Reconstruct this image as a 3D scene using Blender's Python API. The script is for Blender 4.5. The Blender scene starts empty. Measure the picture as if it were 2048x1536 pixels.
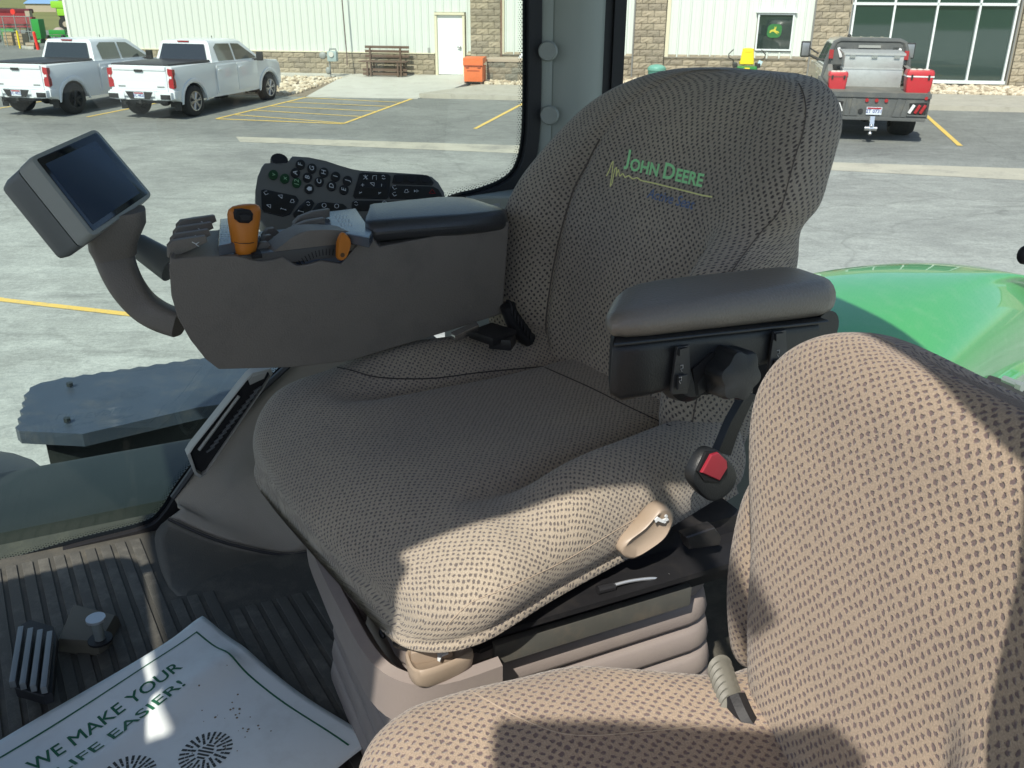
import bpy, bmesh, math, random
from mathutils import Vector, Matrix
random.seed(7)
S = bpy.context.scene
COL = S.collection
PI = math.pi

# ------------------------------------------------------------------ camera, light, exposure
CAM_H = 3.2
PITCH = math.radians(23.45)
ROLL = math.radians(0.3)
cd = bpy.data.cameras.new('camera'); cam = bpy.data.objects.new('camera', cd); COL.objects.link(cam)
cd.sensor_width = 36; cd.lens = 36*1808/2048; cd.clip_start = 0.02; cd.clip_end = 3000
cam.location = (0, 0, CAM_H)
cam.rotation_mode = 'XYZ'
_R = Matrix.Rotation(PI/2-PITCH, 4, 'X') @ Matrix.Rotation(ROLL, 4, 'Z')
cam.matrix_world = Matrix.Translation((0, 0, CAM_H)) @ _R
S.camera = cam
cd.dof.use_dof = True; cd.dof.focus_distance = 1.35; cd.dof.aperture_fstop = 32

SUN_DIR = Vector((0.33, 0.90, -1.05)).normalized()      # the way the light travels
sd = bpy.data.lights.new('sun', 'SUN'); sd.energy = 4.4; sd.angle = math.radians(0.5); sd.color = (1.0, .94, .84)
sun = bpy.data.objects.new('sun', sd); COL.objects.link(sun)
sun.rotation_mode = 'QUATERNION'; sun.rotation_quaternion = SUN_DIR.to_track_quat('-Z', 'Y')
W = bpy.data.worlds.new('World'); S.world = W; W.use_nodes = True
nt = W.node_tree; nt.nodes.clear()
sky = nt.nodes.new('ShaderNodeTexSky'); sky.sky_type = 'NISHITA'; sky.sun_disc = False
sky.sun_elevation = math.asin(-SUN_DIR.z)
sky.sun_rotation = math.atan2(-SUN_DIR.x, -SUN_DIR.y)
sky.air_density = 1.0; sky.dust_density = 3.0; sky.ozone_density = .6; sky.altitude = 1200
bg = nt.nodes.new('ShaderNodeBackground'); bg.inputs['Strength'].default_value = 0.135
wo = nt.nodes.new('ShaderNodeOutputWorld')
nt.links.new(sky.outputs[0], bg.inputs['Color']); nt.links.new(bg.outputs[0], wo.inputs['Surface'])
S.view_settings.view_transform = 'Standard'; S.view_settings.look = 'None'
S.view_settings.exposure = 0.3; S.view_settings.gamma = 1.0; S.view_settings.use_curve_mapping = False
S.render.engine = 'CYCLES'
S.cycles.max_bounces = 10; S.cycles.diffuse_bounces = 5; S.cycles.transparent_max_bounces = 16
S.cycles.caustics_reflective = False; S.cycles.caustics_refractive = False

# ------------------------------------------------------------------ frames of reference
PSI = math.radians(9.5)                 # the building front is turned 9.5 degrees
def FW(a, b, z=0.0):                    # a along the building front, b towards it
    return Vector((a*math.cos(PSI)+b*math.sin(PSI), -a*math.sin(PSI)+b*math.cos(PSI), z))
def grade(b): return 0.0 if b < 8 else 0.0125*(min(b, 60)-8)
AL = math.radians(25)                   # the tractor is turned 25 degrees
CA, SA = math.cos(AL), math.sin(AL)
def frame(deg):                         # the seats are turned a little against the cab
    global CA, SA
    CA, SA = math.cos(math.radians(deg)), math.sin(math.radians(deg))
def L(u, v, z):                         # u rearward, v to the tractor's right, z up
    return Vector((u*CA-v*SA, u*SA+v*CA, z))
def _ray(x, y):
    a = (x-1024)/1808; b = (y-768)/1808
    a, b = a*math.cos(ROLL)+b*math.sin(ROLL), -a*math.sin(ROLL)+b*math.cos(ROLL)
    X, Y, Z = a, math.cos(PITCH)-b*math.sin(PITCH), -math.sin(PITCH)-b*math.cos(PITCH)
    return Vector((X*CA+Y*SA, -X*SA+Y*CA, Z))
def hit(x, y, n, d):                    # where a line of sight measured in the photo meets the plane n.p=d of the cab
    r = _ray(x, y); n = Vector(n); o = Vector((0, 0, CAM_H))
    return o + r*((d-n.dot(o))/n.dot(r))
def HV(x, y, v): return hit(x, y, (0, 1, 0), v)
def HU(x, y, u): return hit(x, y, (1, 0, 0), u)
def HZ(x, y, z): return hit(x, y, (0, 0, 1), z)
def LW(p): return L(p[0], p[1], p[2])

# ------------------------------------------------------------------ materials
MATS = {}
def mat(name, col, rough=.6, metal=0., var=0., vscale=6., bump=0., bscale=80., spec=.5, coat=0., dirt=None, dscale=3., damt=.5, emit=None, coord='Object', sheen=0.):
    if name in MATS: return MATS[name]
    m = bpy.data.materials.new(name); m.use_nodes = True; t = m.node_tree; b = t.nodes['Principled BSDF']
    b.inputs['Roughness'].default_value = rough; b.inputs['Metallic'].default_value = metal
    b.inputs['Specular IOR Level'].default_value = spec; b.inputs['Coat Weight'].default_value = coat
    if sheen: b.inputs['Sheen Weight'].default_value = sheen
    b.inputs['Base Color'].default_value = (*col, 1)
    tc = t.nodes.new('ShaderNodeTexCoord'); src = tc.outputs[coord]
    last = None
    if var or dirt:
        n = t.nodes.new('ShaderNodeTexNoise'); n.inputs['Scale'].default_value = vscale; n.inputs['Detail'].default_value = 6
        t.links.new(src, n.inputs['Vector'])
        mx = t.nodes.new('ShaderNodeMix'); mx.data_type = 'RGBA'
        mx.inputs[6].default_value = (*[c*(1-var) for c in col], 1); mx.inputs[7].default_value = (*[min(1, c*(1+var)) for c in col], 1)
        t.links.new(n.outputs['Fac'], mx.inputs[0]); last = mx.outputs[2]
        if dirt:
            n2 = t.nodes.new('ShaderNodeTexNoise'); n2.inputs['Scale'].default_value = dscale; n2.inputs['Detail'].default_value = 8; n2.inputs['Roughness'].default_value = .7
            t.links.new(src, n2.inputs['Vector'])
            r = t.nodes.new('ShaderNodeMapRange'); r.inputs['From Min'].default_value = .5; r.inputs['From Max'].default_value = .72
            r.inputs['To Max'].default_value = damt; t.links.new(n2.outputs['Fac'], r.inputs['Value'])
            m2 = t.nodes.new('ShaderNodeMix'); m2.data_type = 'RGBA'; m2.inputs[7].default_value = (*dirt, 1)
            t.links.new(r.outputs[0], m2.inputs[0]); t.links.new(last, m2.inputs[6]); last = m2.outputs[2]
        t.links.new(last, b.inputs['Base Color'])
    if bump:
        n3 = t.nodes.new('ShaderNodeTexNoise'); n3.inputs['Scale'].default_value = bscale; n3.inputs['Detail'].default_value = 5
        t.links.new(src, n3.inputs['Vector'])
        bp = t.nodes.new('ShaderNodeBump'); bp.inputs['Strength'].default_value = bump; bp.inputs['Distance'].default_value = .02 if bscale < 30 else .002
        t.links.new(n3.outputs['Fac'], bp.inputs['Height']); t.links.new(bp.outputs[0], b.inputs['Normal'])
    if emit: b.inputs['Emission Color'].default_value = (*emit[0], 1); b.inputs['Emission Strength'].default_value = emit[1]
    MATS[name] = m; return m

def glass_mat(name, tint, refl=.04, rough=0.0, dust=.0):
    m = bpy.data.materials.new(name); m.use_nodes = True; t = m.node_tree; t.nodes.clear()
    tr = t.nodes.new('ShaderNodeBsdfTransparent'); tr.inputs[0].default_value = (*tint, 1)
    gl = t.nodes.new('ShaderNodeBsdfGlossy'); gl.inputs['Roughness'].default_value = rough; gl.inputs[0].default_value = (.95, 1, .98, 1)
    lw = t.nodes.new('ShaderNodeLayerWeight'); lw.inputs['Blend'].default_value = .5
    pw = t.nodes.new('ShaderNodeMath'); pw.operation = 'POWER'; pw.inputs[1].default_value = 5; t.links.new(lw.outputs['Facing'], pw.inputs[0])
    fr = t.nodes.new('ShaderNodeMath'); fr.operation = 'MULTIPLY_ADD'; fr.inputs[1].default_value = 1-refl; fr.inputs[2].default_value = refl; t.links.new(pw.outputs[0], fr.inputs[0])
    mx = t.nodes.new('ShaderNodeMixShader'); out = t.nodes.new('ShaderNodeOutputMaterial')
    t.links.new(fr.outputs[0], mx.inputs[0]); t.links.new(tr.outputs[0], mx.inputs[1]); t.links.new(gl.outputs[0], mx.inputs[2])
    last = mx.outputs[0]
    if dust:
        df = t.nodes.new('ShaderNodeBsdfDiffuse'); df.inputs[0].default_value = (.75, .8, .75, 1)
        tc = t.nodes.new('ShaderNodeTexCoord'); n = t.nodes.new('ShaderNodeTexNoise'); n.inputs['Scale'].default_value = 3.5; n.inputs['Detail'].default_value = 8
        n.inputs['Distortion'].default_value = 1.5
        t.links.new(tc.outputs['Object'], n.inputs['Vector'])
        r = t.nodes.new('ShaderNodeMapRange'); r.inputs['From Min'].default_value = .35; r.inputs['From Max'].default_value = .75
        r.inputs['To Min'].default_value = dust*.5; r.inputs['To Max'].default_value = dust*1.6
        t.links.new(n.outputs['Fac'], r.inputs['Value'])
        m2 = t.nodes.new('ShaderNodeMixShader'); t.links.new(r.outputs[0], m2.inputs[0]); t.links.new(last, m2.inputs[1]); t.links.new(df.outputs[0], m2.inputs[2]); last = m2.outputs[0]
    t.links.new(last, out.inputs['Surface']); return m

# ------------------------------------------------------------------ object helpers
def link(name, me, m=None, parent=None, smooth=False, ang=None, **pr):
    if m is not None and len(me.materials) == 0: me.materials.append(m)
    if smooth or ang:
        for p in me.polygons: p.use_smooth = True
        if ang: me.set_sharp_from_angle(angle=math.radians(ang))
    o = bpy.data.objects.new(name, me); COL.objects.link(o)
    if parent is not None: o.parent = parent
    for k, v in pr.items(): o[k] = v
    return o
def tag(o, label=None, category=None, group=None, kind=None):
    if label: o['label'] = label
    if category: o['category'] = category
    if group: o['group'] = group
    if kind: o['kind'] = kind
    return o
def empty(name, loc=(0, 0, 0), rz=0., label=None, category=None, group=None):
    o = bpy.data.objects.new(name, None); COL.objects.link(o); o.location = loc; o.rotation_euler = (0, 0, rz)
    o.empty_display_size = .1
    return tag(o, label, category, group)
def pydata(verts, faces):
    me = bpy.data.meshes.new('mesh'); me.from_pydata([tuple(v) for v in verts], [], faces); me.update(); return me
class B:
    """collects shapes into one mesh"""
    def __init__(s): s.bm = bmesh.new()
    def box(s, c, d, rot=None, bev=0., seg=2):
        r = bmesh.ops.create_cube(s.bm, size=1.0); vs = r['verts']
        bmesh.ops.scale(s.bm, vec=d, verts=vs)
        if bev:
            es = list({e for v in vs for e in v.link_edges})
            g = bmesh.ops.bevel(s.bm, geom=es, offset=bev, segments=seg, profile=.7, affect='EDGES', clamp_overlap=True)
            vs = list({v for f in g['faces'] for v in f.verts} | {v for v in vs if v.is_valid})
        M = Matrix.Translation(c)
        if rot is not None: M = M @ (rot if isinstance(rot, Matrix) else Matrix.Rotation(rot, 4, 'Z'))
        bmesh.ops.transform(s.bm, matrix=M, verts=vs); return s
    def cyl(s, p0, p1, r0, r1=None, n=16, cap=True):
        p0, p1 = Vector(p0), Vector(p1); r1 = r0 if r1 is None else r1
        d = p1-p0; q = d.to_track_quat('Z', 'Y').to_matrix().to_4x4()
        g = bmesh.ops.create_cone(s.bm, cap_ends=cap, segments=n, radius1=r0, radius2=r1, depth=d.length)
        bmesh.ops.transform(s.bm, matrix=Matrix.Translation((p0+p1)/2) @ q, verts=g['verts']); return s
    def sph(s, c, r, sc=(1, 1, 1), n=16, rot=None):
        g = bmesh.ops.create_uvsphere(s.bm, u_segments=n, v_segments=max(6, n//2), radius=r)
        M = Matrix.Translation(c)
        if rot is not None: M = M @ rot
        M = M @ Matrix.Diagonal((*sc, 1)); bmesh.ops.transform(s.bm, matrix=M, verts=g['verts']); return s
    def tube(s, pts, r, n=8, closed=False):
        pts = [Vector(p) for p in pts]; rings = []
        N = len(pts); rr = r if isinstance(r, (list, tuple)) else [r]*N
        up = None
        for i, p in enumerate(pts):
            d = (pts[(i+1) % N if closed else min(i+1, N-1)]-pts[(i-1) % N if closed else max(i-1, 0)]).normalized()
            if up is None: up = d.orthogonal().normalized()
            up = (up-d*up.dot(d)).normalized(); sd_ = d.cross(up)
            rings.append([s.bm.verts.new(p+(up*math.cos(2*PI*k/n)+sd_*math.sin(2*PI*k/n))*rr[i]) for k in range(n)])
        for i in range(N if closed else N-1):
            A, Bn = rings[i], rings[(i+1) % N]
            for k in range(n): s.bm.faces.new((A[k], A[(k+1) % n], Bn[(k+1) % n], Bn[k]))
        if not closed:
            s.bm.faces.new(rings[0][::-1]); s.bm.faces.new(rings[-1])
        return s
    def prism(s, pts, off, bev=0.):
        """closed polygon (3D points) pushed along the vector off"""
        off = Vector(off); a = [s.bm.verts.new(Vector(p)) for p in pts]; b = [s.bm.verts.new(Vector(p)+off) for p in pts]
        n = len(pts); fs = [s.bm.faces.new(a), s.bm.faces.new(b[::-1])]
        for i in range(n): fs.append(s.bm.faces.new((a[i], b[i], b[(i+1) % n], a[(i+1) % n])))
        if bev:
            es = [e for e in fs[0].edges]+[e for e in fs[1].edges]
            bmesh.ops.bevel(s.bm, geom=es, offset=bev, segments=3, profile=.6, affect='EDGES', clamp_overlap=True)
        return s
    def loft(s, rings, cap=True, closed=True):
        R = [[s.bm.verts.new(Vector(p)) for p in r] for r in rings]; n = len(R[0])
        for i in range(len(R)-1):
            for k in range(n if closed else n-1):
                s.bm.faces.new((R[i][k], R[i][(k+1) % n], R[i+1][(k+1) % n], R[i+1][k]))
        if cap and closed: s.bm.faces.new(R[0][::-1]); s.bm.faces.new(R[-1])
        return s
    def xf(s, M): bmesh.ops.transform(s.bm, matrix=M, verts=s.bm.verts[:]); return s
    def mesh(s):
        bmesh.ops.recalc_face_normals(s.bm, faces=s.bm.faces[:])
        me = bpy.data.meshes.new('mesh'); s.bm.to_mesh(me); s.bm.free(); return me
    def obj(s, name, m, parent=None, smooth=False, ang=35, **pr):
        return link(name, s.mesh(), m, parent, smooth, ang, **pr)
def rrect(w, h, r, n=4):                      # rounded rectangle outline round the origin
    pts = []
    for cx_, cy_, a0 in ((w/2-r, h/2-r, 0), (-w/2+r, h/2-r, 90), (-w/2+r, -h/2+r, 180), (w/2-r, -h/2+r, 270)):
        for k in range(n+1):
            a = math.radians(a0+90*k/n); pts.append((cx_+r*math.cos(a), cy_+r*math.sin(a)))
    return pts
def cat(P, n, closed=False):                  # Catmull-Rom through the points
    P = [Vector(p) for p in P]; out = []; N = len(P)
    for i in range(N if closed else N-1):
        if closed: p0, p1, p2, p3 = P[(i-1) % N], P[i], P[(i+1) % N], P[(i+2) % N]
        else: p0, p1, p2, p3 = P[max(i-1, 0)], P[i], P[i+1], P[min(i+2, N-1)]
        for k in range(n):
            t = k/n; out.append(.5*((2*p1)+(p2-p0)*t+(2*p0-5*p1+4*p2-p3)*t*t+(3*p1-p0-3*p2+p3)*t**3))
    if not closed: out.append(P[-1].copy())
    return out
def copy_tree(o, parent=None):
    c = o.copy(); COL.objects.link(c)
    if parent is not None: c.parent = parent
    for ch in o.children: copy_tree(ch, c)
    return c
def text_mesh(body, size=1., ext=0., bold=0., shear=0., ax='CENTER'):
    cu = bpy.data.curves.new('txt', 'FONT'); cu.body = body; cu.size = size; cu.extrude = ext; cu.offset = bold; cu.shear = shear
    cu.align_x = ax; cu.align_y = 'CENTER'; cu.resolution_u = 3
    o = bpy.data.objects.new('txt', cu); COL.objects.link(o)
    bpy.context.view_layer.update()
    me = bpy.data.meshes.new_from_object(o.evaluated_get(bpy.context.evaluated_depsgraph_get()))
    bpy.data.objects.remove(o); bpy.data.curves.remove(cu); return me
# ================================================================== EXTERIOR
def asphalt():
    m = bpy.data.materials.new('asphalt'); m.use_nodes = True; t = m.node_tree; b = t.nodes['Principled BSDF']
    b.inputs['Roughness'].default_value = .85; b.inputs['Specular IOR Level'].default_value = .3
    tc = t.nodes.new('ShaderNodeTexCoord'); 
    def noise(sc, det, rough, stretch=(1, 1, 1), dist=0.):
        mp = t.nodes.new('ShaderNodeMapping'); mp.inputs['Scale'].default_value = stretch; mp.inputs['Rotation'].default_value = (0, 0, -PSI)
        n = t.nodes.new('ShaderNodeTexNoise'); n.inputs['Scale'].default_value = sc; n.inputs['Detail'].default_value = det; n.inputs['Roughness'].default_value = rough
        n.inputs['Distortion'].default_value = dist
        t.links.new(tc.outputs['Object'], mp.inputs[0]); t.links.new(mp.outputs[0], n.inputs['Vector']); return n.outputs['Fac']
    def ramp(s, a, c0, c1, b_=None):
        r = t.nodes.new('ShaderNodeValToRGB'); r.color_ramp.elements[0].position = a; r.color_ramp.elements[1].position = b_ or .7
        r.color_ramp.elements[0].color = (*c0, 1); r.color_ramp.elements[1].color = (*c1, 1); t.links.new(s, r.inputs[0]); return r.outputs[0]
    def mult(x, y, f=1., mode='MULTIPLY'):
        mx = t.nodes.new('ShaderNodeMix'); mx.data_type = 'RGBA'; mx.blend_type = mode; mx.inputs[0].default_value = f
        t.links.new(x, mx.inputs[6]); t.links.new(y, mx.inputs[7]); return mx.outputs[2]
    base = ramp(noise(.35, 9, .7, (1, 1.3, 1), .4), .36, (.25, .26, .25), (.38, .40, .375), .68)
    # the far strip by the building is newer and darker
    sx = t.nodes.new('ShaderNodeSeparateXYZ'); mp = t.nodes.new('ShaderNodeMapping'); mp.inputs['Rotation'].default_value = (0, 0, -PSI)
    mp.vector_type = 'POINT'; mp.inputs['Rotation'].default_value = (0, 0, PSI)
    t.links.new(tc.outputs['Object'], mp.inputs[0]); t.links.new(mp.outputs[0], sx.inputs[0])
    mr = t.nodes.new('ShaderNodeMapRange'); mr.inputs['From Min'].default_value = 18.2; mr.inputs['From Max'].default_value = 20.4
    mr.inputs['To Min'].default_value = 0; mr.inputs['To Max'].default_value = .5
    t.links.new(sx.outputs['Y'], mr.inputs['Value'])
    mk = t.nodes.new('ShaderNodeMix'); mk.data_type = 'RGBA'; mk.inputs[7].default_value = (.135, .142, .138, 1)
    t.links.new(mr.outputs[0], mk.inputs[0]); t.links.new(base, mk.inputs[6])
    nr = t.nodes.new('ShaderNodeMapRange'); nr.inputs['From Min'].default_value = 7; nr.inputs['From Max'].default_value = 16; nr.inputs['To Min'].default_value = .85; nr.inputs['To Max'].default_value = 0
    t.links.new(sx.outputs['Y'], nr.inputs['Value'])
    dusty = t.nodes.new('ShaderNodeMix'); dusty.data_type = 'RGBA'; t.links.new(nr.outputs[0], dusty.inputs[0]); t.links.new(mk.outputs[2], dusty.inputs[6])
    t.links.new(ramp(noise(.8, 8, .66, (1, 1.25, 1), .5), .35, (.33, .355, .335), (.50, .54, .51), .68), dusty.inputs[7])
    c = dusty.outputs[2]
    c = mult(c, ramp(noise(2.6, 10, .78, (1, 1.8, 1), .6), .34, (.8, .8, .8), (1.18, 1.18, 1.16), .68))
    c = mult(c, ramp(noise(26, 4, .7), .3, (.8, .8, .8), (1.15, 1.15, 1.15), .7))
    # dried dust in streaks
    c2 = ramp(noise(.9, 8, .78, (1, 2.2, 1), 1.), .57, (0, 0, 0), (.1, .105, .1), .74)
    c = mult(c, c2, 1., 'ADD')
    c = mult(c, ramp(noise(9, 10, .8, (1, 2.5, 1), .3), .30, (.72, .72, .72), (1, 1, 1), .42), .7)
    c = mult(c, ramp(noise(.55, 3, .5, (.35, 5, 1), 3.), .60, (1, 1, 1), (.82, .82, .83), .66), .6)
    # cracks
    vo = t.nodes.new('ShaderNodeTexVoronoi'); vo.feature = 'DISTANCE_TO_EDGE'; vo.inputs['Scale'].default_value = .19
    nn = t.nodes.new('ShaderNodeTexNoise'); nn.inputs['Scale'].default_value = 1.3; nn.inputs['Detail'].default_value = 6
    ad = t.nodes.new('ShaderNodeMix'); ad.data_type = 'RGBA'; ad.blend_type = 'LINEAR_LIGHT'; ad.inputs[0].default_value = .35
    t.links.new(tc.outputs['Object'], nn.inputs['Vector']); t.links.new(tc.outputs['Object'], ad.inputs[6]); t.links.new(nn.outputs['Color'], ad.inputs[7]); t.links.new(ad.outputs[2], vo.inputs['Vector'])
    cr = ramp(vo.outputs['Distance'], .0, (.55, .55, .55), (1, 1, 1), .008); c = mult(c, cr, .4)
    t.links.new(c, b.inputs['Base Color'])
    bp = t.nodes.new('ShaderNodeBump'); bp.inputs['Strength'].default_value = .35; bp.inputs['Distance'].default_value = .02
    t.links.new(noise(45, 4, .7), bp.inputs['Height']); t.links.new(bp.outputs[0], b.inputs['Normal'])
    return m
M_asphalt = asphalt()
M_conc = mat('concrete', (.50, .50, .45), .85, var=.12, vscale=1.2, bump=.3, bscale=60, dirt=(.33, .31, .27), dscale=2, damt=.5)
M_conc2 = mat('concrete_kerb', (.42, .40, .34), .85, var=.15, vscale=2, bump=.3, bscale=60, dirt=(.26, .24, .2), dscale=3, damt=.6)
M_band = mat('gutter_concrete', (.46, .44, .36), .9, var=.2, vscale=1.8, bump=.4, bscale=40, dirt=(.2, .2, .19), dscale=1.6, damt=.7)
M_yel = mat('yellow_paint', (.78, .55, .13), .7, var=.12, vscale=9, dirt=(.3, .29, .24), dscale=9, damt=.75)

def gpoly(name, pts, dz, m, thick=0., sub=1, **pr):
    v = []
    for (a, b) in pts: v.append(FW(a, b, grade(b)+dz))
    if thick:
        bb = B(); bb.prism(v, (0, 0, -thick)); o = bb.obj(name, m, None, **pr)
    else: o = link(name, pydata(v, [tuple(range(len(v)))]), m, **pr)
    if 'kind' not in pr: o['kind'] = 'structure'
    return o
# ground sheet
bs = [-1500, -60, 0, 8, 30, 60, 62, 2500]; as_ = [-1500, -60, 0, 60, 1500]
vs = [FW(a, b, grade(b)) for b in bs for a in as_]; n = len(as_)
link('parking_lot', pydata(vs, [(j*n+i, j*n+i+1, (j+1)*n+i+1, (j+1)*n+i) for j in range(len(bs)-1) for i in range(n-1)]), M_asphalt, kind='structure')
# gutter band
import_pts = [(-9.7, 19.75), (-3.1, 19.75), (3.1, 18.95), (6.8, 18.95), (14, 18.6), (14, 17.3), (6.4, 17.75), (3.0, 18.1), (-3.0, 18.8), (-9.3, 19.1)]
gpoly('gutter_strip', import_pts, .004, M_band)
def yline(p, q, w=.1):
    p, q = Vector(p), Vector(q); d = (q-p).normalized(); nn = Vector((-d.y, d.x))*w/2
    n_ = 6; L_, R_ = [], []
    for i in range(n_+1):
        c = p.lerp(q, i/n_); j = random.uniform(.9, 1.08); L_.append(c+nn*j); R_.append(c-nn*j)
    return gpoly('painted_line', [tuple(x) for x in L_+R_[::-1]], .008, M_yel)
yline((-11.44, 22.32), (-10.9, 27.1)); yline((-7.98, 22.09), (-7.67, 27.34)); yline((-11.44, 22.32), (-7.98, 22.09))
for i, (t0, t1) in enumerate([(.17, .02), (.36, .25), (.55, .45), (.75, .65), (.98, .83)]):
    A = Vector((-11.44, 22.32)).lerp(Vector((-10.9, 27.1)), t0); Bq = Vector((-7.98, 22.09)).lerp(Vector((-7.67, 27.34)), max(0, t1))
    yline(A, Bq, .08)
yline((-4.6, 21.9), (-4.21, 26.95)); yline((6.81, 27.4), (6.27, 21.47), .11); yline((-14.85, 22.0), (-14.4, 26.8)); yline((-18.3, 22.2), (-17.8, 27)); yline((-7.25, 8.57), (-1.5, 7.9), .11); yline((-14, 9.5), (-7.25, 8.57), .11)
yline((10.3, 21.3), (10.8, 27)); yline((2.9, 21.5), (3.3, 27))
# kerb, pavement, apron
BF = 33.0
gpoly('kerb', [(-7.5, 27.6), (30, 27.6), (30, 27.85), (-7.5, 27.85)], .13, M_conc2, .3)
gpoly('pavement', [(-7.5, 27.85), (30, 27.85), (30, 30.6), (-6.2, 30.6)], .125, M_conc2, .3)
ap = []
def slab(name, q, m):          # q: (a, b, z)
    v = [FW(*x) for x in q]; bb = B(); bb.prism(v, (0, 0, -.4)); return bb.obj(name, m, None, kind='structure')
slab('apron', [(-10.95, 27.25, .255), (-7.5, 27.4, .26), (-7.0, 29.2, .33), (-6.75, 30.9, .40), (-6.75, BF, .49), (-11.2, BF, .47), (-11.35, 31.2, .42)], M_conc)
slab('foundation', [(-22.6, 32.3, .44), (-11.25, 32.3, .44), (-11.2, BF, .46), (-22.6, BF, .46)], M_conc)
slab('rock_bed_soil', [(-40, 27.1, .25), (-11.0, 27.3, .25), (-11.4, 32.3, .36), (-40, 32.3, .36)], mat('soil', (.22, .18, .13), .95, var=.3, vscale=4, bump=.5, bscale=20))
slab('rock_bed_soil', [(-6.6, 30.6, .36), (30, 30.6, .36), (30, BF, .44), (-6.7, BF, .44)], MATS['soil'])
# rocks
def rocks(name, a0, a1, b0, b1, zf, count, smin, smax, m, label):
    base = bmesh.new(); bmesh.ops.create_icosphere(base, subdivisions=1, radius=1)
    bv = [v.co.copy() for v in base.verts]; bf = [[v.index for v in f.verts] for f in base.faces]; base.free()
    V, F = [], []
    for i in range(count):
        a, b = random.uniform(a0, a1), random.uniform(b0, b1); s_ = random.uniform(smin, smax)
        c = FW(a, b, zf(a, b)+s_*.3); R = Matrix.Rotation(random.random()*6.28, 3, 'Z'); sc = (s_*random.uniform(.8, 1.5), s_*random.uniform(.6, 1.1), s_*random.uniform(.5, .8))
        k = len(V)
        for v in bv:
            q = R @ Vector((v.x*sc[0], v.y*sc[1], v.z*sc[2])); j = 1+random.uniform(-.18, .18); V.append(c+q*j)
        F += [[x+k for x in f] for f in bf]
    o = link(name, pydata(V, F), m, kind='stuff'); o['label'] = label; return o
def rock_mat():
    m = mat('pale_rock', (.55, .48, .36), .85, var=.25, vscale=3, bump=.4, bscale=15)
    t = m.node_tree; b = t.nodes['Principled BSDF']
    g = t.nodes.new('ShaderNodeNewGeometry'); r = t.nodes.new('ShaderNodeValToRGB')
    e = r.color_ramp.elements; e[0].color = (.26, .2, .14, 1); e[1].color = (.66, .6, .48, 1); x = r.color_ramp.elements.new(.45); x.color = (.55, .47, .34, 1)
    t.links.new(g.outputs['Random Per Island'], r.inputs[0]); t.links.new(r.outputs[0], b.inputs['Base Color']); return m
M_rock = rock_mat()
rocks('river_rocks', -24, -11.5, 27.6, 32.2, lambda a, b: .25+(b-27.3)*.022, 2200, .05, .12, M_rock, 'pale river rocks behind the white pickups')
rocks('river_rocks', -6.2, 16, 30.75, 32.9, lambda a, b: .36+(b-30.6)*.033, 4200, .05, .11, M_rock, 'bed of pale river rocks in front of the storefront')

# ------------------------------------------------------------------ building
bld = empty('dealership_building', FW(-5, BF, .4), -PSI, 'long white ribbed metal building with tan block columns across the lot', 'building')
def bp_(a, z, d=0.): return Vector((a+5, -d, z-.4))       # building-local: x along, -y out of the wall
M_side = mat('white_siding', (.63, .68, .63), .45, var=.03, vscale=1.5, dirt=(.6, .62, .52), dscale=.8, damt=.35)
M_cream = mat('cream_trim', (.66, .62, .46), .5, var=.04)
M_mort = mat('mortar', (.36, .32, .25), .9, var=.1, vscale=8, bump=.4)
M_blk = mat('split_face_block', (.30, .26, .19), .9, var=.28, vscale=5, bump=1., bscale=22)
M_blkB = mat('split_face_block_b', (.35, .30, .22), .9, var=.28, vscale=5, bump=1., bscale=22)
M_blkC = mat('split_face_block_c', (.26, .225, .17), .9, var=.28, vscale=5, bump=1., bscale=22)
# core wall
core = B()
for a0, a1, z0, z1 in [(-22.35, -8.28, 0, 7), (-7.28, 5.55, 0, 7), (10.6, 30, 0, 7), (-8.28, -7.28, 2.5, 7), (5.55, 10.6, 5.2, 7)]:
    core.box(bp_((a0+a1)/2, (z0+z1)/2, -.16), (a1-a0, .26, z1-z0))
core.box(bp_(-22.25, 3.5, -9), (.2, 18, 7)); core.box(bp_(4, 7.05, -9), (53, 18.3, .1))
core.obj('wall', M_mort, bld)
# siding panels with ribs
def panel_mesh(w, h, rib=.042):
    xs = [0, .02, .05, .08, w*.5-.03, w*.5, w*.5+.03, w-.002]; ys = [.012, rib, rib, .012, .012, .02, .012, .012]
    V = [(x, -y, 0) for x, y in zip(xs, ys)]+[(x, -y, h) for x, y in zip(xs, ys)]; k = len(xs)
    F = [(i, i+1, k+i+1, k+i) for i in range(k-1)]
    V += [(xs[0], 0, 0), (xs[-1], 0, 0)]; F += [tuple(range(k))[::-1]+(2*k, 2*k+1)]
    me = pydata(V, F); me.materials.append(M_side); return me
def run(a0, a1, z0, z1, w):
    me = panel_mesh(w, z1-z0); nn = int(round((a1-a0)/w)); w2 = (a1-a0)/nn
    for i in range(nn):
        o = link('siding_panel', me, M_side, bld); o.location = bp_(a0+i*w2, z0, .0); o.scale = (w2/w, 1, 1)
run(-22.35, -8.33, 1.2, 6.9, .2605); run(-7.2, -7.03, 1.2, 6.9, .17); run(-5.85, -1.40, 1.2, 6.9, .3); run(-.33, 2.6, 1.2, 6.9, .345); run(3.78, 4.4, 1.2, 6.9, .345)
run(2.6, 3.78, 2.62, 6.9, .345); run(2.6, 3.78, 1.2, 1.42, .345); run(-8.33, -7.2, 2.55, 6.9, .28)
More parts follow.
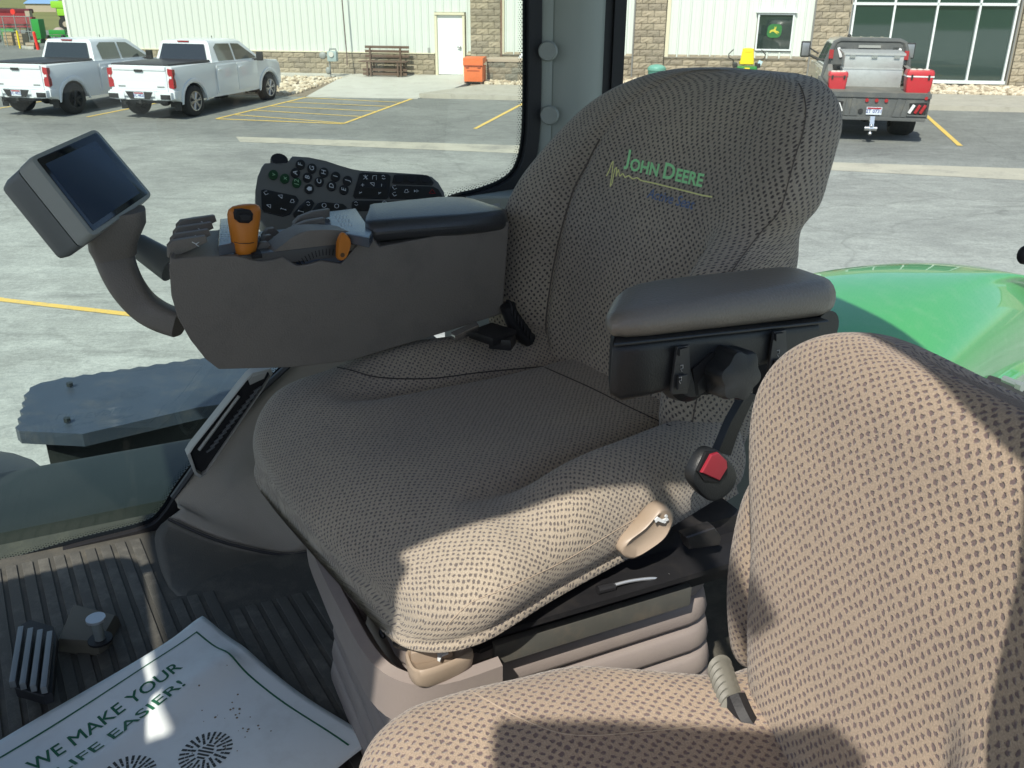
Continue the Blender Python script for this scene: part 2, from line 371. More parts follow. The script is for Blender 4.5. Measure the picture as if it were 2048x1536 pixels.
# foam closure / drip edge under the siding
for a0, a1 in [(-22.4, -8.34), (-7.19, -7.04), (-5.95, -1.42), (-.33, 4.3)]:
    B().box(bp_((a0+a1)/2, 1.19, .03), (a1-a0, .07, .035)).obj('drip_edge', M_cream if a0 < -6 else mat('drip_dark', (.22, .2, .16), .6), bld)
B().box(bp_(-22.36, 4.0, .03), (.1, .09, 5.7)).obj('corner_trim', mat('white_trim', (.75, .78, .72), .5), bld)
for a in (-6.0+.08, -.28):
    B().box(bp_(a, 4.0, .035), (.12, .05, 5.6)).obj('edge_trim', M_cream, bld)
# block work: one object per block in view
def block_mesh(w, h, d, seed):
    r = random.Random(seed); nx, nz = 4, 3; V = []; F = []
    for j in range(nz+1):
        for i in range(nx+1):
            edge = i in (0, nx) or j in (0, nz)
            V.append((i*w/nx, -(d-.012 if edge else d+r.uniform(-.01, .018)), j*h/nz))
    for j in range(nz):
        for i in range(nx):
            k = j*(nx+1)+i; F.append((k, k+1, k+nx+2, k+nx+1))
    k = len(V); V += [(0, 0, 0), (w, 0, 0), (w, 0, h), (0, 0, h)]
    F += [tuple(range(0, nx+1))[::-1]+(k, k+1), ]
    F += [tuple(nz*(nx+1)+i for i in range(nx+1))+(k+2, k+3)]
    F += [tuple(j*(nx+1) for j in range(nz+1))+(k+3, k)]
    F += [tuple(j*(nx+1)+nx for j in range(nz+1))[::-1]+(k+1, k+2)]
    return pydata(V, F)
BLK = {}
def blocks(a0, a1, z0, z1, d, limit, par=None, bw=.4, bh=.2, org=None):
    rest = B(); cnt = 0; j = 0; z = z0
    while z < z1-.02:
        a = a0 - (bw/2 if j % 2 else 0)
        while a < a1-.01:
            x0, x1 = max(a, a0), min(a+bw, a1); w = round(x1-x0, 2)
            if w > .04:
                if z+bh <= limit:
                    key = (w, d, random.randrange(3))
                    if key not in BLK:
                        BLK[key] = block_mesh(w-.012, bh-.012, d, hash(key) & 255); BLK[key].materials.append([M_blk, M_blkB, M_blkC][key[2]])
                    o = link('concrete_block', BLK[key], None, par or bld); o.location = bp_(x0+.006, z+.006, 0) if org is None else org(x0+.006, z+.006); cnt += 1
                else: rest.box(bp_((x0+x1)/2, z+bh/2, d/2) if org is None else org((x0+x1)/2, z+bh/2)+Vector((0, -d/2, 0)), (x1-x0-.012, d, bh-.012))
            a += bw
        z += bh; j += 1
    return rest, cnt
tot = 0; RB = []
for a0, a1, zt, d in [(-7.03, -5.97, 6.9, .14), (-1.38, -.36, 6.9, .14), (4.42, 5.5, 6.9, .14), (10.7, 11.75, 6.9, .14)]:
    z = .2 if a0 > -6.5 else .4
    r, c = blocks(a0, a1, z, zt, d, 3.25, bw=.42, bh=.205); tot += c; RB.append(r)
for a0, a1, z0 in [(-17.6, -8.33, .45), (-7.2, -7.03, .4), (-5.95, -1.40, .4), (-.34, 4.42, .4)]:
    r, c = blocks(a0, a1, z0, 1.16, .045, 3, bw=.42, bh=.178); tot += c; RB.append(r)
r, c = blocks(-22.35, -17.6, .45, 1.16, .045, 0, bh=.178); RB.append(r)
rr = B()
for r in RB:
    me = bpy.data.meshes.new('t'); r.bm.to_mesh(me); rr.bm.from_mesh(me); r.bm.free()
rr.obj('block_wall', M_blk, bld, kind='stuff')
# downpipes beside the columns
for a in (-5.95, -1.41, 4.4, 10.62):
    B().box(bp_(a, 3.5, .06), (.05, .09, 6.6)).obj('downpipe', mat('downpipe_grey', (.2, .2, .19), .6) if a > -2 else mat('downpipe_brown', (.22, .14, .1), .6), bld)
# door
dr = B().box(bp_(-7.775, 1.475, .0), (.9, .05, 1.95)).obj('door', mat('white_door', (.78, .82, .8), .4), bld)
B().cyl(bp_(-7.42, 1.42, .02), bp_(-7.42, 1.42, .08), .045).sph(bp_(-7.42, 1.42, .1), .04).box(bp_(-7.46, 1.42, .1), (.12, .025, .03)).obj('handle', mat('chrome', (.7, .7, .7), .2, metal=1), dr)
B().box(bp_(-8.27, 1.5, .04), (.08, .1, 2.08)).box(bp_(-7.28, 1.5, .04), (.08, .1, 2.08)).box(bp_(-7.775, 2.5, .05), (1.06, .14, .08)).obj('door_frame', M_cream, bld)
B().box(bp_(-8.3, .47, 0.02), (1.1, .1, .03)).obj('threshold', M_conc2, bld)
B().box(bp_(-8.55, 1.3, .05), (.07, .05, .16)).obj('junction_box', mat('grey_box', (.35, .36, .34), .5), bld)
# small window with a round badge sticker
def win(a0, a1, z0, z1, par, fr=.06, m=None, mfr=None, d=.05):
    f = B()
    f.box(bp_((a0+a1)/2, z0-fr/2, d), (a1-a0+2*fr, .08, fr)).box(bp_((a0+a1)/2, z1+fr/2, d), (a1-a0+2*fr, .08, fr))
    f.box(bp_(a0-fr/2, (z0+z1)/2, d), (fr, .08, z1-z0)).box(bp_(a1+fr/2, (z0+z1)/2, d), (fr, .08, z1-z0))
    o = f.obj('window', mfr or mat('white_frame', (.70, .75, .75), .4), par)
    B().box(bp_((a0+a1)/2, (z0+z1)/2, d-.02), (a1-a0, .012, z1-z0)).obj('pane', m, o); return o
M_pane = mat('dark_pane', (.02, .035, .03), .04, spec=1., coat=.5, var=.5, vscale=2)
w_ = win(2.67, 3.73, 1.5, 2.55, bld, .05, M_pane)
B().box(bp_(3.2, 2.63, .09), (1.3, .12, .03)).obj('sill', mat('white_frame', (.8, .8, .8)), w_)
emb = B(); sq = rrect(.46, .42, .14, 5)
emb.prism([bp_(3.19+x+y*.06, 2.06+y, .051) for x, y in sq], (0, -.004, 0)); o = emb.obj('badge', mat('badge_green', (.03, .16, .04), .4), w_)
deer = [(-.17, .0), (-.1, .045), (-.04, .05), (.0, .1), (-.01, .15), (.02, .12), (.05, .15), (.05, .09), (.03, .06), (.05, .02), (.12, .0), (.17, -.06), (.1, -.04), (.06, -.03), (.14, -.1), (.05, -.06), (-.02, -.01), (-.08, -.01), (-.12, -.05), (-.17, -.05), (-.13, -.02), (-.15, .0)]
B().prism([bp_(3.19+x, 2.05+y, .056) for x, y in deer], (0, -.004, 0)).obj('leaping_deer', mat('badge_yellow', (.55, .5, .06), .4), w_)
# storefront glazing
st = empty('storefront', (0, 0, 0)); st.parent = bld
M_store = mat('store_pane', (.012, .035, .028), .03, spec=1., coat=1.)
mfr = MATS['white_frame']
mull = [5.62, 6.85, 8.15, 9.42, 10.52]
for i in range(4):
    for (z0, z1) in ((.62, 2.86), (2.96, 5.15)):
        o = B().box(bp_((mull[i]+mull[i+1])/2, (z0+z1)/2, -.03), (mull[i+1]-mull[i]-.05, .02, z1-z0)).obj('pane', M_store, st)
        o.rotation_euler = (random.uniform(-.004, .004), 0, random.uniform(-.004, .004))
for a in mull: B().box(bp_(a, 2.9, .0), (.06, .14, 4.7)).obj('mullion', mfr, st)
B().box(bp_(8.05, 2.91, .01), (5.0, .12, .07)).obj('transom', mfr, st); B().box(bp_(8.1, .575, .01), (5.1, .14, .1)).obj('sill', mfr, st)
B().box(bp_(8.1, .3, -.1), (5.1, .1, .5)).obj('footing', M_conc, st)
B().box(bp_(12.2, 2.5, .0), (.9, .1, 4.4)).obj('panel', mat('dark_panel', (.07, .06, .05), .5), st)

# ------------------------------------------------------------------ things by the wall
def AT(name, a, b, z, label, cat_, group=None, rz=0): return empty(name, FW(a, b, z), -PSI+rz, label, cat_, group)
M_wood = mat('bench_brown', (.13, .085, .06), .6, var=.25, vscale=12)
bn = AT('bench', -9.98, 32.35, .47, 'brown slatted bench against the white wall left of the door', 'bench')
for z, y in [(.93, .28), (.79, .27), (.63, .25)]: B().box((0, y, z), (1.6, .035, .085), bev=.006).obj('back_slat', M_wood, bn)
for y in (-.18, -.04, .1, .2): B().box((-.05, y, .47), (1.7, .1, .035), bev=.006).obj('seat_slat', M_wood, bn)
for z, y in [(.2, -.1), (.06, -.1)]: B().box((0, y, z), (1.6, .035, .085)).obj('rail', M_wood, bn)
for x in (-.6, .5):
    for y in (-.18, .2): B().box((x, y, .22 if y < 0 else .47), (.06, .05, .47 if y < 0 else .94)).obj('leg', M_wood, bn)
    for y in (-.18, .2): B().box((x+.12, y, .22), (.05, .05, .45)).obj('leg', M_wood, bn)
mtt = AT('gas_meter', -11.75, 32.0, .33, 'grey gas meter on a riser pipe beside a tall brown conduit', 'gas meter')
M_gm = mat('meter_grey', (.33, .42, .42), .5, var=.1)
B().box((0, -.05, .78), (.34, .22, .34), bev=.05).obj('meter_body', M_gm, mtt); B().cyl((0, -.17, .85), (0, -.2, .85), .09).obj('dial', mat('dial', (.6, .6, .55), .4), mtt)
B().tube([(-.14, 0, 0), (-.14, 0, .9), (-.1, 0, 1.02), (.1, 0, 1.02), (.13, 0, .9)], .03).sph((-.36, -.05, .8), .13, (1, .5, 1)).cyl((-.36, 0, .8), (-.1, 0, .8), .03).sph((-.2, -.05, .3), .09, (1, .6, 1.4)).obj('riser_pipe', mat('pipe_grey', (.28, .3, .29), .5), mtt)
B().tube([(.25, .55, 3.2), (.3, .55, 1.2), (.33, .5, .7), (.33, .45, .45)], .02).obj('conduit', mat('conduit', (.12, .08, .07), .5), mtt)
jb = AT('job_box', -6.52, 31.15, .39, 'orange steel job-site storage box right of the white door', 'storage box')
M_or = mat('orange_paint', (.72, .17, .05), .5, var=.08, vscale=6, dirt=(.4, .13, .06), dscale=8, damt=.3)
B().box((0, 0, .32), (.62, .6, .5), bev=.01).obj('body', M_or, jb); B().prism([(-.33, -.33, .58), (-.33, .32, .7), (-.33, .32, .83), (-.33, .1, .83), (-.33, -.33, .80)], (.66, 0, 0)).obj('lid', M_or, jb)
B().box((0, -.335, .58), (.64, .02, .015)).box((0, -.31, .42), (.42, .02, .012)).box((-.2, -.32, .53), (.1, .02, .05)).box((.2, -.32, .53), (.1, .02, .05)).obj('latch', mat('orange_dark', (.38, .08, .03), .5), jb)
for x in (-.27, .27): B().box((x, 0, .035), (.06, .58, .07)).obj('skid', mat('rust', (.12, .06, .04), .8), jb)
# planter wall with cap and a white board on it
pw = AT('planter_wall', -4.55, 32.05, .36, 'low grey block planter wall with a stone cap between the columns', 'wall')
B().box((0, 0, .3), (3.3, .9, .78)).obj('core', M_mort, pw)
for j in range(4):
    x = -1.65-(.21 if j % 2 else 0)
    while x < 1.64:
        x0, x1 = max(x, -1.65), min(x+.42, 1.65); w = round(x1-x0, 2)
        if w > .04:
            key = ('p', w, random.randrange(3))
            if key not in BLK: BLK[key] = block_mesh(w-.012, .188, .03, len(BLK)); BLK[key].materials.append([mat('grey_block', (.2, .19, .155), .9, var=.25, vscale=5, bump=1., bscale=22), M_blkC, MATS['grey_block']][key[2]])
            o = link('concrete_block', BLK[key], None, pw); o.location = (x0+.006, -.45, -.09+j*.2+.006)
        x += .42
B().box((0, 0, .735), (3.42, 1.02, .1), bev=.01).obj('cap', mat('cap_stone', (.42, .35, .27), .8, var=.12, vscale=4), pw)
wb = AT('white_board', -4.75, 32.0, 1.15, 'white sloping board leaning on the planter wall cap', 'board')
B().prism([(-.45, 0, 0), (.35, 0, 0), (.35, .0, 1.9), (.0, 0, .75)], (0, .12, 0)).obj('panel', mat('board_white', (.8, .85, .88), .5), wb)
# rubbish bin, pole, mower
tb = AT('rubbish_bin', -.55, 32.2, .38, 'round teal rubbish bin with a domed lid peeping over the seat', 'bin')
tb.scale = (1, 1, .72)
B().cyl((0, 0, 0), (0, 0, .62), .26, .29, 24).obj('drum', mat('bin_teal', (.06, .2, .16), .5, var=.1), tb)
B().cyl((0, 0, .62), (0, 0, .72), .31, .31, 24).sph((0, 0, .7), .3, (1, 1, .6), 24).obj('lid', mat('bin_lid', (.14, .36, .29), .45, var=.08), tb)
B().cyl(FW(1.12, 32.2, .36), FW(1.12, 32.2, .95), .02).obj('marker_post', mat('post_white', (.75, .78, .7), .5)); tag(bpy.data.objects['marker_post'], 'thin short white marker post between the bin and the mower', 'post')
mw = AT('lawn_mower', 2.32, 32.0, .40, 'green zero-turn lawn mower with a yellow seat facing away', 'lawn mower')
M_gr = mat('machine_green', (.02, .2, .03), .4, coat=.3); M_ye = mat('machine_yellow', (.85, .66, .02), .45); M_bk = mat('black_plastic', (.02, .02, .02), .5, bump=.1, bscale=300); M_ty = mat('tyre', (.025, .025, .025), .85, bump=.3, bscale=60)
for x in (-.48, .48):
    w1 = B().cyl((x-.11, -.35, .26), (x+.11, -.35, .26), .26, n=24).obj('wheel', M_ty, mw); B().cyl((x-.12, -.35, .26), (x+.12, -.35, .26), .12).obj('rim', M_ye, w1)
    w1 = B().cyl((x*.8-.06, .85, .15), (x*.8+.06, .85, .15), .15, n=20).obj('caster', M_ty, mw)
B().box((0, .2, .28), (1.15, .8, .14), bev=.03).obj('deck', M_gr, mw); B().box((0, -.4, .5), (.62, .42, .3), bev=.05).obj('engine_cover', M_gr, mw)
B().box((0, -.62, .58), (.16, .02, .06)).obj('badge', M_ye, mw)
B().box((0, -.05, .72), (.46, .4, .1), bev=.05).obj('seat', M_ye, mw)
B().loft([[(x*(1-.25*t), -.28-.04*t+y, .70+.47*t) for x, y in rrect(.46, .13, .05)] for t in (0, .2, .5, .75, .92, 1.)]).obj('seat_back', M_ye, mw, smooth=True, ang=60)
B().box((0, -.33, 1.12), (.24, .12, .14), bev=.05).obj('headrest', M_ye, mw)
for s_ in (-1, 1):
    B().tube([(s_*.36, .1, .5), (s_*.42, .05, .8), (s_*.56, .0, .86), (s_*.58, .0, .98), (s_*.44, .0, 1.12)], .018).obj('control_lever', M_bk, mw)
    B().box((s_*.36, -.1, .66), (.14, .6, .14), bev=.04).obj('fender', M_bk, mw)
B().box((.4, -.3, .72), (.12, .1, .18), rot=Matrix.Rotation(.4, 4, 'Y')).obj('decal_panel', mat('paper_blue', (.5, .7, .75), .5), mw)
# ================================================================== VEHICLES
M_wp = mat('white_car_paint', (.72, .76, .79), .25, coat=.6, var=.02, vscale=2)
M_glass = mat('car_glass', (.02, .025, .03), .05, spec=.8, coat=.5)
M_glassr = mat('car_glass_side', (.07, .08, .075), .06, spec=.8, coat=.5, var=.4, vscale=2)
M_black = MATS['black_plastic']; M_tyre = MATS['tyre']
M_red = mat('lamp_red', (.35, .01, .015), .2, coat=.8); M_lampw = mat('lamp_clear', (.75, .75, .75), .15, coat=.5)
M_ally = mat('alloy', (.42, .42, .43), .3, metal=.9); M_allyb = mat('alloy_black', (.03, .03, .033), .35, metal=.4)
M_chr = MATS['chrome']
def plate_mat():
    return mat('plate_white', (.62, .68, .74), .5)
def wheel(parent, x, y, r=.41, w=.28, side=1, rimm=None, spokes=6):
    """axle along y; side=+1 faces +y"""
    yo = y+side*w/2
    prof = [(r*.62, w/2), (r*.86, w/2), (r*.97, w*.38), (r, w*.2), (r, -w*.2), (r*.97, -w*.38), (r*.86, -w/2), (r*.62, -w/2)]
    n = 32; bb = B()
    bb.loft([[(x+q*math.cos(2*PI*k/n), y+side*d, r+q*math.sin(2*PI*k/n)) for k in range(n)] for q, d in prof], cap=False)
    t_ = bb.obj('tyre', M_tyre, parent, ang=40)
    bb = B(); R = r*.62
    bb.loft([[(x+q*math.cos(2*PI*k/n), y+side*d, r+q*math.sin(2*PI*k/n)) for k in range(n)] for q, d in [(R, w/2), (R*.93, w/2-.005), (R*.9, w/2-.09), (.03, w/2-.1)]], cap=False)
    for k in range(spokes):
        a = 2*PI*k/spokes+.2
        for da in (-.12, .12):
            p = [(R*.14, a), (R*.9, a+da)]
            q = [Vector((x+rr*math.cos(aa), y+side*(w/2-.015), r+rr*math.sin(aa))) for rr, aa in p]
            bb.cyl(q[0], q[1], R*.085, R*.07, 6)
    bb.cyl((x, y+side*(w/2-.06), r), (x, y+side*(w/2-.0), r), R*.2)
    bb.obj('rim', rimm or M_ally, t_, ang=40)
    return t_
def arc(cx, cz, r, a0, a1, n=10): return [(cx+r*math.cos(math.radians(a0+(a1-a0)*k/n)), cz+r*math.sin(math.radians(a0+(a1-a0)*k/n))) for k in range(n+1)]

def pickup(pos, rz, rimm, label, grp):
    t = empty('pickup_truck', pos, rz, label, 'pickup truck', grp)       # local x forward from the rear axle, y left, z up
    WB = 3.74; hw = 1.0
    # body: half-sections along x lofted, wheel arches as dark liners with the body profile cut
    low = [(-.98, .62), (-1.0, 1.05), (-.98, 1.36), (1.0, 1.33), (1.02, 1.33), (3.1, 1.28), (3.55, 1.26), (4.35, 1.2), (4.62, 1.08), (4.7, .8), (4.66, .5), (4.4, .42)]
    low += arc(WB, .42, .52, 0, 180) + [(2.95, .42), (.75, .42)] + arc(0, .42, .52, 0, 180) + [(-.62, .45), (-.85, .5)]
    bb = B(); hwb = hw-.03
    bb.prism([(x, -hwb, z) for x, z in low], (0, 2*hwb, 0), bev=.05); bb.obj('body', M_wp, t, ang=40)
    # flared fenders above the wheels
    for cx_ in (0, WB):
        for s_ in (-1, 1):
            o_ = arc(cx_, .42, .585, -5, 185, 14); i_ = arc(cx_, .42, .52, -5, 185, 14)
            B().prism([(x, s_*(hw-.05), z) for x, z in o_+i_[::-1]], (0, s_*.045, 0), bev=.02).obj('wheel_arch', M_wp, t, ang=40)
            B().box((cx_, s_*(hw-.3), .55), (1.02, .3, .5)).obj('arch_liner', M_black, t)
    B().box((-.25, 0, .52), (1.5, 1.3, .2)).box((2, 0, .5), (3, 1.5, .2)).cyl((0, -.8, .42), (0, .8, .42), .07).sph((0, 0, .42), .18).obj('chassis', M_black, t)
    # cab greenhouse
    z0, z1 = 1.27, 1.9
    base = [(1.0, -.9), (3.45, -.9), (3.6, 0), (3.45, .9), (1.0, .9)]
    rings = []
    for tt, in [(0,), (.25,), (.85,), (.96,), (1.,)]:
        z = z0+(z1-z0)*tt; hwc = .93-.19*tt-(.05 if tt > .9 else 0)-(.12 if tt == 1. else 0); xr = 1.0+.16*tt+(.12 if tt == 1. else 0); xf = 3.45-.95*tt-(.18 if tt == 1. else 0)
        r_ = []
        for x, y in ((xr, -1), (xf, -1), (xf+.12*(1-tt*.3), -.7), (xf+.16*(1-tt*.3), 0), (xf+.12*(1-tt*.3), .7), (xf, 1), (xr, 1), (xr-.03, .8), (xr-.04, 0), (xr-.03, -.8)): r_.append((x, y*hwc, z))
        rings.append(r_)
    B().loft(rings).obj('cab', M_wp, t, ang=35)
    def side(tt): return .93-.19*tt+.004
    for s_ in (-1, 1):
        for pts in ([(1.32, .12), (2.05, .1), (2.05, .8), (1.45, .84), (1.3, .7)], [(2.14, .1), (3.2, .09), (2.5, .76), (2.14, .8)]):
            v = [(x, s_*side(q), z0+(z1-z0)*q) for x, q in pts]
            B().prism(v, (0, s_*.012, 0)).obj('side_window', M_glassr, t)
        # doors as proud skins with shut lines between
        for (x0, x1, nm) in ((1.08, 2.06, 'rear_door'), (2.075, 3.12, 'front_door')):
            d_ = B().box(((x0+x1)/2, s_*(hw-.035), .88), (x1-x0, .06, .74), bev=.02).obj(nm, M_wp, t, ang=40)
            B().box((x0+.14, s_*(hw+.01), 1.13), (.17, .03, .035), bev=.01).obj('handle', M_wp, d_)
        B().prism([(.98, s_*(hw-.02), .48), (1.03, s_*(hw-.02), .48), (1.03, s_*(hw-.02), 1.2), (1.1, s_*(hw-.06), 1.3), (1.03, s_*(hw-.06), 1.3)], (0, s_*.01, 0)).obj('shut_line', M_lampw, t)
        mr_ = B().box((3.02, s_*1.16, 1.38), (.09, .2, .26), bev=.03).tube([(3.02, s_*.9, 1.28), (3.02, s_*1.1, 1.3)], .03).obj('mirror', M_black, t)
        B().box((-.62, s_*(hw-.16), .42), (.03, .2, .4)).obj('mud_flap', M_black, t)
        # tail lamp, two-bulge outline
        lamp = [(0, .0), (.14, .02), (.15, -.12), (.09, -.2), (.15, -.3), (.15, -.46), (0, -.48)]
        tl = B().prism([(-1.015, s_*(hw-.0-x), 1.28+z) for x, z in lamp], (.1, 0, 0)).prism([(-.98, s_*(hw-.02), 1.28+z) for x, z in ((0, 0), (0, -.48))]+[(-.86, s_*(hw-.02), 1.28-.45), (-.86, s_*(hw-.02), 1.28-.3), (-.92, s_*(hw-.02), 1.28-.2), (-.86, s_*(hw-.02), 1.28-.12), (-.86, s_*(hw-.02), 1.27)], (0, s_*.02, 0)).obj('tail_light', M_red, t)
        B().box((-1.02, s_*(hw-.06), 1.08), (.02, .05, .06)).obj('reverse_lamp', M_lampw, tl)
        # bumper ends
        B().box((-1.10, s_*.72, .62), (.2, .5, .2), bev=.05).box((-.86, s_*.97, .64), (.35, .07, .2), bev=.03).obj('bumper_end', M_wp, t, ang=50)
        B().box((-1.205, s_*.8, .6), (.02, .3, .12), bev=.03).obj('step_recess', M_black, t)
    # rear window, brake light, bed cover, tailgate
    rw = B(); zz = [(.12, .82), (.84, .68)]
    rw.prism([(1.0+.16*.12-.045, -.78, z0+(z1-z0)*.12), (1.0+.16*.12-.045, .78, z0+(z1-z0)*.12), (1.0+.16*.84-.045, .66, z0+(z1-z0)*.84), (1.0+.16*.84-.045, -.66, z0+(z1-z0)*.84)], (-.012, 0, 0)).obj('rear_window', M_glass, t)
    B().box((1.1, 0, 1.865), (.04, .36, .03), rot=None).obj('brake_light', M_red, t)
    B().tube([(2.3, -.1, 1.9), (2.28, -.1, 1.96)], .01).obj('antenna', M_black, t)
    B().box((.01, 0, 1.375), (1.96, 1.72, .05), bev=.015).obj('bed_cover', mat('vinyl_black', (.035, .035, .04), .5, bump=.2, bscale=200), t)
    tg = B().box((-1.0, 0, 1.03), (.06, 1.62, .62), bev=.02).box((-1.02, 0, 1.29), (.08, 1.62, .1), bev=.03).box((-1.025, 0, .86), (.04, 1.5, .16), bev=.02).obj('tailgate', M_wp, t, ang=40)
    B().box((-1.07, 0, 1.235), (.02, .26, .06), bev=.01).obj('handle', M_black, tg)
    for y in (-.62, .58): B().box((-1.055, y, .84), (.01, .22, .03)).obj('name_badge', M_chr, tg)
    B().box((-1.11, 0, .66), (.16, .94, .12), bev=.03).box((-1.06, 0, .55), (.1, 1.7, .1), bev=.03).obj('bumper', M_wp, t, ang=50)
    B().prism([(-1.195, -.42, .72), (-1.195, .42, .72), (-1.195, .3, .53), (-1.195, -.3, .53)], (-.012, 0, 0)).obj('plate_recess', M_black, t)
    pt = B().box((-1.215, 0, .63), (.012, .31, .155), bev=.004).obj('number_plate', plate_mat(), t)
    B().box((-1.223, 0, .685), (.004, .28, .03)).obj('plate_band', M_red, pt)
    me = text_mesh('2C 482L', .1, bold=.002); me.transform(Matrix(((0, 0, 1, -1.224), (-1, 0, 0, 0), (0, 1, 0, .625), (0, 0, 0, 1)))); link('plate_text', me, mat('plate_blue', (.08, .1, .3), .5), pt)
    B().box((-1.16, 0, .46), (.12, .08, .08)).cyl((-1.2, .5, .42), (-1.0, .5, .42), .04).obj('hitch', M_black, t)
    for x, y, s_ in ((0, -.84, -1), (0, .84, 1), (WB, -.84, -1), (WB, .84, 1)): wheel(t, x, y, .41, .28, s_, rimm)
    return t
# heading of the pickups: along +b with a lean of 5 degrees; axle centre is .84+.14 left of the measured tyre face
def hd(deg): return PI/2-PSI-math.radians(deg)
g1 = 'white crew-cab pickups parked in the lot'
def place_pick(a, b, deg, rimm, label):
    t = pickup(FW(a, b, grade(b)), hd(deg), rimm, label, g1); t.scale = (1.02, .94, .95)
    for ch in [t]+list(t.children_recursive):
        if ch.type == 'MESH' and not ch.data.get('w'):
            ch.data['w'] = 1
            for v in ch.data.vertices:
                if v.co.x < -.5: v.co.x = -.5+(v.co.x+.5)*.70
                elif v.co.x > 4.2: v.co.x = 4.2+(v.co.x-4.2)*.45
    return t
place_pick(-13.03, 22.75, 6, M_ally, 'white crew-cab pickup with machined alloy wheels, beside the hatched bay')
place_pick(-16.33, 22.6, 6, M_allyb, 'white crew-cab pickup with black wheels, nearest the left edge of the photo')

# ---- flatbed truck
M_pew = mat('pewter_paint', (.42, .40, .33), .35, coat=.5, var=.04, vscale=2)
M_bed = mat('flatbed_grey', (.095, .1, .1), .5, var=.15, vscale=3, bump=.2, bscale=60, dirt=(.2, .19, .16), dscale=3, damt=.5)
M_bed2 = mat('flatbed_deck', (.14, .14, .12), .7, var=.2, vscale=3, dirt=(.25, .22, .18), dscale=3, damt=.6)
fb = empty('flatbed_truck', FW(4.5, 22.95, grade(22.9)), hd(3.5), 'pewter crew-cab truck with a charcoal flatbed, toolbox and red coolers', 'flatbed truck')
hw = 1.09
rx = -1.35
ZB = 1.04                      # deck height
z0, z1 = 1.32, 2.0
low = [(1.25, .6), (1.25, 1.36), (3.9, 1.33), (5.35, 1.28), (5.6, 1.1), (5.65, .6), (5.3, .5)]+arc(4.35, .46, .55, 0, 180)+[(3.6, .5), (1.4, .5)]
B().prism([(x, -.98, z) for x, z in low], (0, 1.96, 0), bev=.05).obj('body', M_pew, fb, ang=40)
rings = []
for tt in (0, .3, .82, .95, 1.):
    z = z0+(z1-z0)*tt; hwc = .95-.17*tt-(.05 if tt > .9 else 0)-(.1 if tt == 1. else 0); xr = 1.3+.1*tt+(.1 if tt == 1. else 0); xf = 3.95-.85*tt-(.15 if tt == 1. else 0)
    rings.append([(x, y*hwc, z) for x, y in ((xr, -1), (xf, -1), (xf+.12, -.7), (xf+.14, 0), (xf+.12, .7), (xf, 1), (xr, 1), (xr-.03, .8), (xr-.04, 0), (xr-.03, -.8))])
B().loft(rings).obj('cab', M_pew, fb, ang=35)
for y in (-.5, -.25, 0, .25, .5): B().box((2.3, y, 2.005), (1.5, .05, .02), bev=.008).obj('roof_rib', M_pew, fb)
B().sph((2.9, .3, 2.02), .05).obj('marker_lamp', M_black, fb)
for s_ in (-1, 1):
    for pts in ([(1.55, .12), (2.45, .1), (2.45, .82), (1.62, .84)], [(2.56, .1), (3.7, .08), (3.0, .8), (2.56, .84)]):
        B().prism([(x, s_*(.95-.17*q+.004), z0+(z1-z0)*q) for x, q in pts], (0, s_*.012, 0)).obj('side_window', M_glassr, fb)
    for (x0, x1, nm) in ((1.4, 2.5, 'rear_door'), (2.52, 3.7, 'front_door')):
        d_ = B().box(((x0+x1)/2, s_*.975, .92), (x1-x0, .06, .76), bev=.02).obj(nm, M_pew, fb, ang=40); B().box((x0+.12, s_*1.01, 1.16), (.16, .03, .035)).obj('handle', M_pew, d_)
    B().box((3.45, s_*1.3, 1.66), (.12, .24, .4), bev=.04).tube([(3.45, s_*.92, 1.4), (3.45, s_*1.25, 1.55)], .035).tube([(3.45, s_*.95, 1.55), (3.45, s_*1.25, 1.72)], .02).obj('mirror', M_black, fb)
    B().box((3.385, s_*1.3, 1.66), (.015, .18, .32), bev=.02).obj('mirror_glass', M_ally, fb)
B().box((1.33, 0, 1.68), (.03, 1.3, .42)).obj('rear_window', M_glass, fb)
# bed
B().box((( rx+1.15)/2, 0, ZB-.03), (1.15-rx, 2*hw, .07), bev=.01).obj('deck', M_bed2, fb)
for s_ in (-1, 1):
    B().prism([(rx, s_*hw, ZB-.06), (1.1, s_*hw, ZB-.06), (1.1, s_*hw, ZB-.4), (.75, s_*hw, ZB-.42)]+[(x, s_*hw, z) for x, z in arc(0, .46, .56, 20, 160, 8)]+[(-.8, s_*hw, .55), (rx+.0, s_*(hw-.0), .52)], (0, -s_*.05, 0)).obj('side_skirt', M_bed, fb)
    B().prism([(rx+.05, s_*hw, ZB), (rx+.4, s_*hw, ZB+.1), (1.0, s_*hw, ZB+.14), (1.0, s_*hw, ZB)], (0, -s_*.05, 0)).obj('stake_rail', M_bed, fb)
